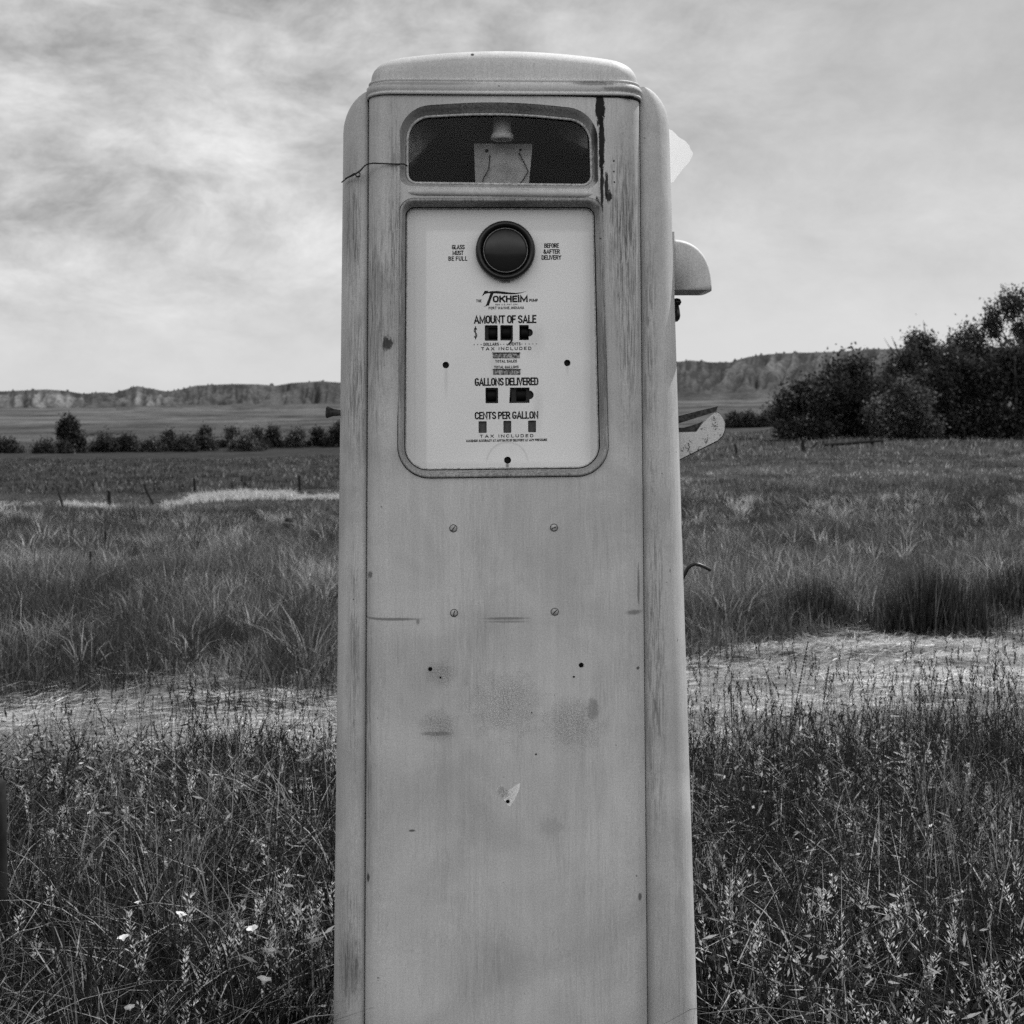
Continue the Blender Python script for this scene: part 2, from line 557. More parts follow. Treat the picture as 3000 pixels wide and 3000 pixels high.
def sstep(x, a, b):
    t = np.clip((x - a) / (b - a), 0, 1)
    return t * t * (3 - 2 * t)


YP = [-2000, 0, 15, 30, 50, 80, 100, 200, 300, 450, 600, 700, 2500]
GL = [0, 0, 0, -0.48, -1.42, -1.78, -1.95, -2.35, -1.2, 2.2, 6.0, 9.0, 12]
GR = [0, 0, 0, 0.0, 0.0, 0.0, 0.45, 1.2, 3.0, 6.6, 10.4, 13.5, 15]


def ground(x, y):
    x = np.asarray(x, float); y = np.asarray(y, float)
    t = sstep(x / np.maximum(y, 8.0), -0.22, 0.26)
    g = np.interp(y, YP, GL) * (1 - t) + np.interp(y, YP, GR) * t
    und = (fbm(x * 0.12, y * 0.12, 3, 5) - 0.5)
    g = g + und * 0.5 * sstep(y, 12, 45) * (1 - sstep(y, 150, 350)) + (fbm(x * 0.8, y * 0.8, 2, 9) - 0.5) * 0.06
    return g


def px(u, v, y):
    return Vector(((u - 1500.0) / F * y, y, H + (V0 - v) / F * y))


def depth_of(u, v, lift=0.0, lo=2.5, hi=500):
    ys = np.geomspace(lo, hi, 4000)
    vv = V0 + (H - ground((u - 1500.0) / F * ys, ys) - lift) / ys * F
    i = int(np.argmin(np.abs(vv - v)))
    return float(ys[i])


def path_far(x): return 7.75 + 0.46 * x
def path_near(x): return 5.15 + 0.12 * x


def grid_mesh(name, xs, ys, zf, tonef, mat, kind, polar=False):
    X, Y = np.meshgrid(xs, ys)
    if polar:
        X = X * Y
    Z = zf(X, Y)
    T = tonef(X, Y)
    nx, ny = len(xs), len(ys)
    co = np.stack([X, Y, Z], -1).reshape(-1, 3)
    i = np.arange(nx * ny).reshape(ny, nx)
    q = np.stack([i[:-1, :-1], i[:-1, 1:], i[1:, 1:], i[1:, :-1]], -1).reshape(-1, 4)
    o = quads(name, co, q, T.ravel(), mat)
    o.data.polygons.foreach_set('use_smooth', np.ones(len(q), bool))
    tag(o, kind=kind)
    return o


def quads(name, co, q, tone, mat, parent=None):
    me = bpy.data.meshes.new(name)
    me.vertices.add(len(co))
    me.vertices.foreach_set('co', np.ascontiguousarray(co, np.float32).ravel())
    me.loops.add(q.size)
    me.loops.foreach_set('vertex_index', np.ascontiguousarray(q, np.int32).ravel())
    me.polygons.add(len(q))
    me.polygons.foreach_set('loop_start', np.arange(0, q.size, 4, dtype=np.int32))
    at = me.attributes.new('tone', 'FLOAT', 'POINT')
    at.data.foreach_set('value', np.ascontiguousarray(tone, np.float32))
    me.update(calc_edges=True)
    me.validate()
    return link(name, me, mat, parent)


M_ground, N = new_mat('meadow_soil')
at = N.n('ShaderNodeAttribute', attribute_name='tone').outputs['Fac']
oc = N.n('ShaderNodeTexCoord').outputs['Object']
n1 = N.noise(N.mapping(oc, (0.5, 0.16, 0.5)), 1.0, 8, 0.65)
n2 = N.noise(oc, 9.0, 6, 0.7)
col = N.m('MULTIPLY', N.m('MULTIPLY', at, N.ramp(n1, 0.3, 0.7, 0.72, 1.25)), N.ramp(n2, 0.3, 0.7, 0.75, 1.2))
finish(N, col, 0.95, 0.05, 0, n2, 0.6, 0.05)


def field_tone(x, y):
    """dry and green patches of the meadow, 1 = average"""
    t = 0.72 + 0.7 * fbm(x * 0.10, y * 0.05, 4, 21) + 0.25 * (fbm(x * 0.5, y * 0.3, 3, 31) - 0.5)
    s = x / np.maximum(y, 1.0)
    # pale dry strip along the old fence line
    strip = np.exp(-((y - (49 + 26 * (s + 0.2) + 2.5 * (fbm(x * 0.3, y * 0, 2, 4) - 0.5))) / 2.6) ** 2) * sstep(s, -0.36, -0.24) * (1 - sstep(s, -0.15, -0.05))
    t = t + 1.5 * strip
    # darker lower pasture behind the fence on the left
    t = t * (1 - 0.28 * sstep(y, 55, 62) * (1 - sstep(y, 200, 240)) * (1 - sstep(s, -0.12, 0.05)))
    # paler zone behind the mown strip on the right
    t = t * (1 + 0.9 * np.exp(-((y - 10.8) / 1.7) ** 2) * (0.45 + 0.55 * sstep(s, -0.05, 0.2)))
    t = t * (1 + 0.5 * sstep(y, 24, 34) * (1 - sstep(y, 48, 60)) * sstep(fbm(x * 0.12, y * 0.12, 3, 44), 0.42, 0.62))
    t = t * (1 - 0.25 * np.exp(-((y - 22.0) / 6.0) ** 2)) * (1 - 0.35 * np.exp(-((y - path_far(x) - 0.8) / 1.3) ** 2))
    return np.clip(t, 0.3, 2.6)


def ground_tone(x, y):
    base = 0.011 + 0.031 * sstep(y, 12, 60)
    base = base + 0.022 * sstep(y, 180, 320)
    t = base * field_tone(x, y)
    strip = sstep(y - path_near(x), -0.2, 0.3) * (1 - sstep(y - path_far(x), -0.5, 0.1))
    t = t * (1 - strip) + strip * 0.15
    far = sstep(y, 150, 240)
    t = t * (1 + far * 1.1 * (fbm(x * 0.030, y * 0.022, 4, 111) - 0.5) + far * 0.8 * (fbm(x * 0.11, y * 0.05, 3, 112) - 0.5))
    t = t * (1 - 0.5 * far * sstep(fbm(x * 0.09, y * 0.045, 3, 115), 0.62, 0.72))
    # pale bands on the far valley floor
    t = t + 0.035 * sstep(fbm(x * 0.006, y * 0.045, 4, 77), 0.48, 0.66) * sstep(y, 210, 300)
    t = t * (1 - 0.35 * sstep(fbm(x * 0.008 + 9, y * 0.06, 4, 79), 0.5, 0.66) * sstep(y, 210, 300))
    return t


xs = np.unique(np.concatenate([-np.geomspace(3, 1800, 90)[::-1], np.linspace(-3, 3, 61), np.geomspace(3, 1800, 90), np.arange(-240, 240, 3.1)]))
ys = np.unique(np.concatenate([np.linspace(-300, 0, 20), np.linspace(0, 20, 161), np.geomspace(20, 760, 300)]))
grid_mesh('ground', xs, ys, ground, ground_tone, M_ground, 'structure')

# hills: bluffs whose skyline follows the photograph
SKY = [(-3000, 1090), (-1500, 1120), (-500, 1135), (0, 1147), (137, 1141), (188, 1145), (245, 1154), (302, 1149), (330, 1152), (364, 1142), (401, 1131), (433, 1137), (489, 1147),
       (529, 1141), (575, 1129), (626, 1128), (683, 1125), (757, 1126), (808, 1130), (854, 1122), (939, 1117), (996, 1121), (1250, 1092), (1500, 1082), (1800, 1065),
       (1987, 1058), (2030, 1056), (2086, 1060), (2142, 1060), (2192, 1044), (2248, 1037), (2335, 1032), (2459, 1029), (2558, 1022), (2633, 1021), (3000, 1016), (4500, 1000), (6500, 1010)]
YC = 950.0


def hill_z(x, y):
    s = x / y
    u = 1500 + F * s
    crest = H + (V0 - np.interp(u, [a for a, b in SKY], [b for a, b in SKY])) / F * YC
    foot = ground(s * 640, np.full_like(s, 640.0))
    t = np.clip((y - 640) / (YC - 640), 0, 1)
    right = sstep(u, 1300, 2000)
    cl_ = sstep(-u, -300, -200)
    prof = ((0.62 - 0.25 * cl_) * t + (0.38 + 0.25 * cl_) * sstep(t, 0.35, 1.05) / 0.97) * (1 - right) + right * (0.15 * t + 0.85 * sstep(t, 0.05, 1.15) / 0.955)
    z = foot + (crest - foot) * prof
    h = crest - foot
    crest = crest + 1.1 * (fbm(u / 14.0, u * 0, 3, 90) - 0.5) + 1.3 * sstep(fbm(u / 6.0, u * 0, 2, 93), 0.66, 0.80)
    rid = np.abs(fbm(u / 34.0 + 0.9 * fbm(u / 60.0, t * 3, 2, 3) - right * t * 2.0, t * 1.3, 4, 15) - 0.5) * 2
    rid2 = np.abs(fbm(u / 95.0 - right * t * 1.2, t * 2.0, 3, 25) - 0.5) * 2
    win = sstep(t, 0.25, 0.6) * (1 - sstep(t, 0.93, 1.0))
    z = z - h * win * (0.30 - 0.55 * rid) * (0.55 - 0.15 * right) - h * win * (0.3 - rid2) * (0.40 - 0.05 * right)
    z = np.where(y > YC, crest - (y - YC) * 0.06, z)
    return np.where(y < 640, foot - 1.5 + 1.5 * sstep(y, 600, 640) - 0.2, z)


def hill_tone(x, y):
    s = x / y
    u = 1500 + F * s
    t = np.clip((y - 640) / (YC - 640), 0, 1)
    right = sstep(u, 1300, 2000)
    rid = np.abs(fbm(u / 34.0 + 0.9 * fbm(u / 60.0, t * 3, 2, 3) - right * t * 2.0, t * 1.3, 4, 15) - 0.5) * 2
    tone = 0.058 + 0.04 * (fbm(u / 70.0, t * 5, 4, 41) - 0.5) * 2
    tj = t + 0.45 * (fbm(u / 38.0, t * 2, 3, 66) - 0.5)
    cliff = sstep(tj, 0.46, 0.66) * (1 - sstep(t, 0.90, 0.97)) * (sstep(-u, -300, -200) + np.exp(-((u - 420) / 70.0) ** 2) + 0.35 * right)
    tone = tone + (cliff * sstep(rid, 0.12, 0.40) * 0.085 - 0.030 * (1 - sstep(rid, 0.0, 0.16)) * sstep(t, 0.3, 0.5)) * (0.4 + fbm(u / 12.0, t * 8, 2, 8))  # pale cliff faces, and gullies shaded in the tone to deepen their relief
    shrubs = sstep(fbm(u / 9.0, t * 30, 3, 61), 0.55, 0.68)
    tone = tone * (1 - 0.45 * shrubs * (0.4 + 0.6 * sstep(t, 0.2, 0.7)))
    tone = tone + (0.05 + 0.04 * right) * (1 - sstep(t, 0.0, 0.3)) * sstep(fbm(u / 260.0, t * 20, 3, 7), 0.45, 0.65)
    return np.clip(tone, 0.03, 0.4)


M_hill, N = new_mat('bluff_soil')
at = N.n('ShaderNodeAttribute', attribute_name='tone').outputs['Fac']
oc = N.n('ShaderNodeTexCoord').outputs['Object']
nh = N.noise(oc, 0.22, 6, 0.65)
finish(N, N.m('MULTIPLY', at, N.ramp(nh, 0.3, 0.7, 0.7, 1.3)), 0.95, 0.05)
hs = np.unique(np.concatenate([np.linspace(-1.1, -0.37, 120), np.linspace(-0.37, 0.37, 900), np.linspace(0.37, 1.1, 120)]))
grid_mesh('hills', hs, np.concatenate([np.linspace(600, 640, 4), np.linspace(645, 1000, 90)]), hill_z, hill_tone, M_hill, 'structure', True)


# ------------------------------------------------------------------ grass
def blades(pos, h, w, az, lean, curve, seg=3, tone=None, d3=None):
    """ribbons: pos (n,3), heights, widths, lean azimuth, lean amount (fraction of h), curve exponent"""
    n = len(pos)
    face = rng.uniform(0, PI, n)
    wx = np.cos(face); wy = np.sin(face)
    V = np.zeros((n, (seg + 1) * 2, 3))
    for k in range(seg + 1):
        t = k / seg
        off = h * lean * t ** curve
        zz = h * (t - 0.35 * lean * t ** curve * t)
        cx = pos[:, 0] + np.cos(az) * off
        cy = pos[:, 1] + np.sin(az) * off
        ww = w * 0.5 * (1 - 0.92 * t ** 1.6)
        V[:, 2 * k, 0] = cx - wx * ww; V[:, 2 * k, 1] = cy - wy * ww; V[:, 2 * k, 2] = pos[:, 2] + zz
        V[:, 2 * k + 1, 0] = cx + wx * ww; V[:, 2 * k + 1, 1] = cy + wy * ww; V[:, 2 * k + 1, 2] = pos[:, 2] + zz
    base = (np.arange(n) * (seg + 1) * 2)[:, None, None]
    q = np.array([[2 * k, 2 * k + 1, 2 * k + 3, 2 * k + 2] for k in range(seg)])[None]
    T = np.repeat(tone, (seg + 1) * 2)
    return V.reshape(-1, 3), (base + q).reshape(-1, 4), T


def slivers(p, d, L, w, tone):
    """small flat leaf-shaped quads from p along d"""
    n = len(p)
    r = rng.normal(size=(n, 3))
    side = np.cross(d, r); side /= np.linalg.norm(side, axis=1)[:, None] + 1e-9
    mid = p + d * (L * 0.45)[:, None]
    V = np.stack([p, mid + side * (w / 2)[:, None], p + d * L[:, None], mid - side * (w / 2)[:, None]], 1)
    q = np.arange(n * 4).reshape(n, 4)
    return V.reshape(-1, 3), q, np.repeat(tone, 4)


class GB:
    def __init__(self):
        self.c = []; self.q = []; self.t = []; self.n = 0

    def add(self, V, q, T):
        self.c.append(V); self.q.append(q + self.n); self.t.append(T); self.n += len(V)

    def build(self, name, mat, parent=None):
        return quads(name, np.concatenate(self.c), np.concatenate(self.q), np.concatenate(self.t), mat, parent)


def scatter(n, y0, y1, half, power=1.0):
    """points in the viewed wedge between two distances"""
    y = np.sqrt(rng.uniform(y0 * y0, y1 * y1, n)) if power == 1.0 else y0 + (y1 - y0) * rng.uniform(0, 1, n) ** power
    x = rng.uniform(-1, 1, n) * (half * y + 0.7)
    return x, y


def clear_of_pump(x, y):
    return ~((np.abs(x) < 0.52) & (y < 2.74)) & ~((np.abs(x + 0.0) < 0.37) & (y < 3.12)) & ~((np.abs(x) < 0.42) & (y < 2.62))


# --- tall grass in the foreground
g = GB()
x, y = scatter(56000, 1.9, 5.6, 0.42)
ok = clear_of_pump(x, y) & (y < path_near(x) + rng.normal(0, 0.16, len(x)) + 0.35 * (fbm(x * 1.1, y * 0, 2, 3) - 0.5))
x, y = x[ok], y[ok]
cl = fbm(x * 1.6, y * 1.6, 3, 51)
hh = (0.10 + 0.32 * rng.random(len(x)) ** 1.2) * (0.40 + 1.2 * cl)
tone = np.where(rng.random(len(x)) < 0.18, rng.uniform(3.0, 9.0, len(x)), rng.uniform(0.05, 0.6, len(x))) * (0.10 + 1.9 * fbm(x * 2.3, y * 2.3, 3, 71) ** 1.3)
pos = np.stack([x, y, ground(x, y)], 1)
g.add(*blades(pos, hh, rng.uniform(0.0016, 0.0048, len(x)), rng.uniform(0, 2 * PI, len(x)), rng.uniform(0.1, 1.1, len(x)) ** 1.3, rng.uniform(1.4, 2.8, len(x)), 4, tone))
# tussocks: blades that fan out from one crown, each tussock with its own tone and size
cx_, cy_ = scatter(1500, 1.9, 5.6, 0.42)
ok = clear_of_pump(cx_, cy_) & (cy_ < path_near(cx_) - 0.05)
cx_, cy_ = cx_[ok], cy_[ok]
nb = rng.integers(18, 70, len(cx_))
ii = np.repeat(np.arange(len(cx_)), nb)
rr_ = np.abs(rng.normal(0, 1, len(ii))) * rng.uniform(0.015, 0.05, len(cx_))[ii]
aa_ = rng.uniform(0, 2 * PI, len(ii))
x = cx_[ii] + np.cos(aa_) * rr_; y = cy_[ii] + np.sin(aa_) * rr_
ht = rng.uniform(0.18, 0.44, len(cx_))[ii] * rng.uniform(0.5, 1.05, len(ii))
tt = np.where(rng.random(len(cx_)) < 0.3, rng.uniform(2.5, 7.0, len(cx_)), rng.uniform(0.05, 0.6, len(cx_)))[ii] * rng.uniform(0.6, 1.4, len(ii))
ww = rng.uniform(0.0022, 0.0075, len(cx_))[ii]
ok = clear_of_pump(x, y)
x, y, ht, tt, ww, aa_ = x[ok], y[ok], ht[ok], tt[ok], ww[ok], aa_[ok]
g.add(*blades(np.stack([x, y, ground(x, y)], 1), ht, ww, aa_ + rng.normal(0, 0.5, len(x)), rng.uniform(0.1, 0.9, len(x)), rng.uniform(1.5, 2.6, len(x)), 5, tt))
# broad arching leaves
x, y = scatter(9000, 1.9, 5.2, 0.42)
ok = clear_of_pump(x, y) & (y < path_near(x))
x, y = x[ok], y[ok]
n = len(x)
tone = np.where(rng.random(n) < 0.4, rng.uniform(3.5, 10.0, n), rng.uniform(0.1, 0.7, n))
g.add(*blades(np.stack([x, y, ground(x, y)], 1), rng.uniform(0.16, 0.40, n), rng.uniform(0.005, 0.0095, n), rng.uniform(0, 2 * PI, n), rng.uniform(0.3, 1.5, n), rng.uniform(1.8, 3.4, n), 6, tone))
# small broad leaves of weeds low in the sward
x, y = scatter(60000, 1.9, 5.2, 0.42)
ok = clear_of_pump(x, y) & (y < path_near(x)) & (fbm(x * 1.3, y * 1.3, 3, 88) > 0.43)
x, y = x[ok], y[ok]
n = len(x)
d = rng.normal(size=(n, 3)); d[:, 2] = np.abs(d[:, 2]) * 0.8; d /= np.linalg.norm(d, axis=1)[:, None]
zz = ground(x, y) + rng.uniform(0.04, 0.30, n)
tone = np.where(rng.random(n) < 0.28, rng.uniform(4.0, 11.0, n), rng.uniform(0.08, 0.7, n))
g.add(*slivers(np.stack([x, y, zz], 1), d, rng.uniform(0.012, 0.045, n), rng.uniform(0.003, 0.0085, n), tone))


# upright stems with seed heads
def stems(n, y0, y1, hmin, hmax, kind, xlo=-9, xhi=9):
    x, y = scatter(n, y0, y1, 0.42)
    ok = clear_of_pump(x, y) & (x > xlo) & (x < xhi) & (y < path_near(x) + rng.normal(0, 0.12, len(x))) & (fbm(x * 1.2 + kind * 7, y * 1.2, 2, 95) > 0.40)
    x, y = x[ok], y[ok]
    n = len(x)
    h = rng.uniform(hmin, hmax, n)
    az = rng.uniform(0, 2 * PI, n); ln = rng.uniform(0.02, 0.26, n); cv = rng.uniform(1.3, 2.2, n)
    pos = np.stack([x, y, ground(x, y)], 1)
    tn = np.where(rng.random(n) < 0.75, 0.12 + 0.35 * rng.random(n), 2.2) * (1.0 if kind == 0 else 2.0)
    g.add(*blades(pos, h, rng.uniform(0.0014, 0.0024, n), az, ln, cv, 4, tn))
    m = 16 if kind == 0 else 28
    hl = rng.uniform(0.04, 0.09, n) / h
    for k in range(m):
        t = 1 - hl * (1 - k / m)
        off = h * ln * t ** cv
        z = h * (t - 0.35 * ln * t ** cv * t)
        p = np.stack([x + np.cos(az) * off, y + np.sin(az) * off, pos[:, 2] + z], 1)
        a = rng.uniform(0, 2 * PI, n)
        sp = 0.45 if kind == 0 else 0.8
        d = np.stack([np.cos(a) * sp, np.sin(a) * sp, np.ones(n) * 0.9], 1); d /= np.linalg.norm(d, axis=1)[:, None]
        if kind == 1:
            p = p + d * (rng.uniform(0, 0.014, n) * np.sin(PI * (k + 1) / (m + 1)))[:, None]
        g.add(*slivers(p, d, rng.uniform(0.007, 0.013, n), rng.uniform(0.0022, 0.0042, n), (0.30 if kind == 0 else 9.0) * (0.6 + rng.random(n))))


stems(5200, 2.0, 5.6, 0.28, 0.52, 0)
stems(2200, 3.8, 5.8, 0.42, 0.66, 0)
stems(800, 1.9, 4.8, 0.22, 0.42, 1)
stems(900, 2.0, 3.6, 0.22, 0.40, 1, -0.95, -0.36)
stems(700, 2.0, 3.4, 0.20, 0.36, 1, 0.36, 0.95)
tag(g.build('tall_grass', M_grass), 'tall dark grass with seed heads standing around the pump', 'grass', kind='stuff')

# --- cut straw on the mown strip
g = GB()
x, y = scatter(190000, 4.6, 9.6, 0.45)
ok = (y > path_near(x) - 0.25 + rng.normal(0, 0.15, len(x))) & (y < path_far(x) + 0.45 * rng.normal(0, 1, len(x)) + 1.2 * (fbm(x * 0.9, y * 0.5, 3, 19) - 0.5))
x, y = x[ok], y[ok]
n = len(x)
flow = 0.35 + 1.6 * (fbm(x * 0.9, y * 0.9, 2, 12) - 0.5) * 2
a = flow + rng.normal(0, 0.75, n) + PI * (rng.random(n) < 0.5)
up = np.abs(rng.normal(0.05, 0.10, n))
d = np.stack([np.cos(a), np.sin(a) * 0.9, up], 1); d /= np.linalg.norm(d, axis=1)[:, None]
mat_h = 0.13 * np.abs(fbm(x * 1.5, y * 2.2, 4, 14) - 0.45) * 2
edge = np.minimum(sstep(y - path_near(x), -0.3, 0.5), 1 - sstep(y - path_far(x), -1.0, 0.1) * 0.5)
tone = (0.55 + 0.9 * rng.random(n)) * (0.12 + 1.7 * fbm(x * 1.7, y * 3.0, 4, 16)) * (0.45 + 0.55 * edge)
g.add(*slivers(np.stack([x, y, ground(x, y) + mat_h + rng.uniform(0.0, 0.02, n)], 1), d, rng.uniform(0.03, 0.15, n) * (1 + 0.8 * (rng.random(n) < 0.08)), rng.uniform(0.0018, 0.0045, n), tone))
tag(g.build('cut_grass', M_straw), 'pale flattened dry grass lying along the mown strip', 'cut grass', kind='stuff')

# --- meadow behind the strip
g = GB()


def meadow(n, y0, y1, hmin, hmax, w0, w1, seg, power=1.0):
    x, y = scatter(n, y0, y1, 0.45, power)
    edge = y - path_far(x) - 1.6 * (fbm(x * 0.9, y * 0.5, 3, 19) - 0.5)
    ok = edge > 0.35 * rng.normal(0, 1, len(x))
    x, y = x[ok], y[ok]
    n = len(x)
    cl = fbm(x * 0.9, y * 0.6, 3, 52)
    h = rng.uniform(hmin, hmax, n) * (0.25 + 1.5 * cl) * (0.5 + 0.5 * sstep(edge[ok], -0.2, 1.0))
    tn = (0.45 + 1.1 * fbm(x * 2.6, y * 1.5, 3, 99)) * field_tone(x, y) * np.where(rng.random(n) < 0.22, rng.uniform(1.2, 2.6, n), rng.uniform(0.3, 0.9, n)) * (0.05 + 1.9 * fbm(x * 1.0, y * 0.55, 3, 72) ** 1.25)
    g.add(*blades(np.stack([x, y, ground(x, y) - 0.01], 1), h, rng.uniform(w0, w1, n), rng.uniform(0, 2 * PI, n), rng.uniform(0.05, 0.8, n), rng.uniform(1.3, 2.4, n), seg, tn))


meadow(90000, 6.4, 9.5, 0.10, 0.30, 0.003, 0.008, 3)
meadow(80000, 9, 13, 0.12, 0.32, 0.004, 0.009, 3)
meadow(80000, 12, 18, 0.12, 0.28, 0.006, 0.011, 3)
meadow(80000, 17, 32, 0.10, 0.22, 0.009, 0.016, 3)
meadow(80000, 30, 64, 0.06, 0.14, 0.016, 0.032, 2)
meadow(60000, 60, 140, 0.15, 0.30, 0.04, 0.08, 2)
# tussocks in the meadow
cx_, cy_ = scatter(4200, 7.0, 24, 0.45)
ok = cy_ > path_far(cx_) + 0.4 + 1.0 * (fbm(cx_ * 0.9, cy_ * 0.5, 3, 19) - 0.5)
cx_, cy_ = cx_[ok], cy_[ok]
nb = rng.integers(10, 34, len(cx_))
ii = np.repeat(np.arange(len(cx_)), nb)
aa_ = rng.uniform(0, 2 * PI, len(ii)); rr_ = np.abs(rng.normal(0, 1, len(ii))) * rng.uniform(0.02, 0.10, len(cx_))[ii]
x = cx_[ii] + np.cos(aa_) * rr_; y = cy_[ii] + np.sin(aa_) * rr_
sc_ = np.interp(cy_, [7, 10, 24], [1.0, 1.0, 0.65])
ht = (rng.uniform(0.16, 0.44, len(cx_)) * sc_)[ii] * rng.uniform(0.5, 1.05, len(ii))
tt = np.where(rng.random(len(cx_)) < 0.34, rng.uniform(1.5, 3.6, len(cx_)), rng.uniform(0.12, 0.8, len(cx_)))[ii] * rng.uniform(0.6, 1.4, len(ii))
g.add(*blades(np.stack([x, y, ground(x, y)], 1), ht, (rng.uniform(0.004, 0.010, len(cx_)) * np.interp(cy_, [7, 24], [0.8, 1.7]))[ii], aa_ + rng.normal(0, 0.6, len(x)), rng.uniform(0.1, 1.0, len(x)), rng.uniform(1.5, 2.6, len(x)), 3, tt))
# pale dry grass along the old fence line
for (u0, v0_, u1, v1_, n, hh_) in [(480, 1496, 560, 1474, 700, 0.22), (560, 1472, 730, 1458, 2600, 0.34), (730, 1458, 860, 1456, 1800, 0.30), (860, 1458, 1010, 1462, 900, 0.18),
                                   (0, 1482, 120, 1480, 700, 0.12), (180, 1488, 345, 1496, 1300, 0.20), (0, 1516, 90, 1530, 500, 0.2)]:
    uu = rng.uniform(u0, u1, n); vv = v0_ + (v1_ - v0_) * (uu - u0) / (u1 - u0) + rng.normal(0, 3.5, n)
    yy = np.array([depth_of(a_, b_, 0.02, 20, 90) for a_, b_ in zip(uu[::10], vv[::10])])
    yy = np.interp(uu, np.sort(uu[::10]), yy[np.argsort(uu[::10])]) + rng.normal(0, 0.7, n)
    xx = (uu - 1500) / F * yy
    g.add(*blades(np.stack([xx, yy, ground(xx, yy)], 1), hh_ * rng.uniform(0.5, 1.2, n) * (0.5 + fbm(xx, yy, 2, 6)), rng.uniform(0.02, 0.045, n), rng.uniform(0, 2 * PI, n), rng.uniform(0.2, 1.0, n), np.full(n, 1.6), 2, rng.uniform(2.2, 5.0, n)))
tag(g.build('field_grass', M_field), 'grey meadow grass stretching away behind the mown strip', 'grass', kind='stuff')


# ------------------------------------------------------------------ trees and bushes
def leafcloud(lobes, n, size, seed, sparse=0.0, upright=0.0):
    r = np.random.default_rng(seed)
    vol = np.array([l[3] * l[4] * l[5] for l in lobes]) ** 0.8
    idx = r.choice(len(lobes), n, p=vol / vol.sum())
    L = np.array(lobes)[idx]
    d = r.normal(size=(n, 3)); d /= np.linalg.norm(d, axis=1)[:, None]
    rad = np.minimum(r.random(n) ** 0.40 * (1 + 0.06 * r.normal(size=n)), 1.06)
    # clump the leaves: pull every leaf toward one of many twig tips
    p = L[:, :3] + d * L[:, 3:6] * rad[:, None]
    nt = max(20, n // 26)
    tips = p[r.integers(0, n, nt)]
    k = r.integers(0, nt, n)
    tp = tips[k]
    spread = size * (1.6 + 0.9 * r.random(n))[:, None]
    q = tp + r.normal(size=(n, 3)) * spread * np.array([1, 1, 1 + upright])
    use = r.random(n) < 0.72
    p = np.where(use[:, None], q, p)
    nrm = r.normal(size=(n, 3)); nrm[:, 2] += 0.5; nrm /= np.linalg.norm(nrm, axis=1)[:, None]
    a = np.cross(nrm, r.normal(size=(n, 3))); a /= np.linalg.norm(a, axis=1)[:, None]
    b = np.cross(nrm, a)
    s = size * r.uniform(0.55, 1.35, n)[:, None]
    V = np.stack([p - a * s, p - b * s * 0.55, p + a * s, p + b * s * 0.55], 1)
    tipt = 0.28 + 2.0 * r.random(nt) ** 2.6  # random clump tones; the brighter ones paint sunlit clumps into the leaves
    tone = np.where(use, tipt[k], 0.9) * r.uniform(0.7, 1.3, n)
    return V.reshape(-1, 3), np.arange(n * 4).reshape(n, 4), np.repeat(tone, 4)


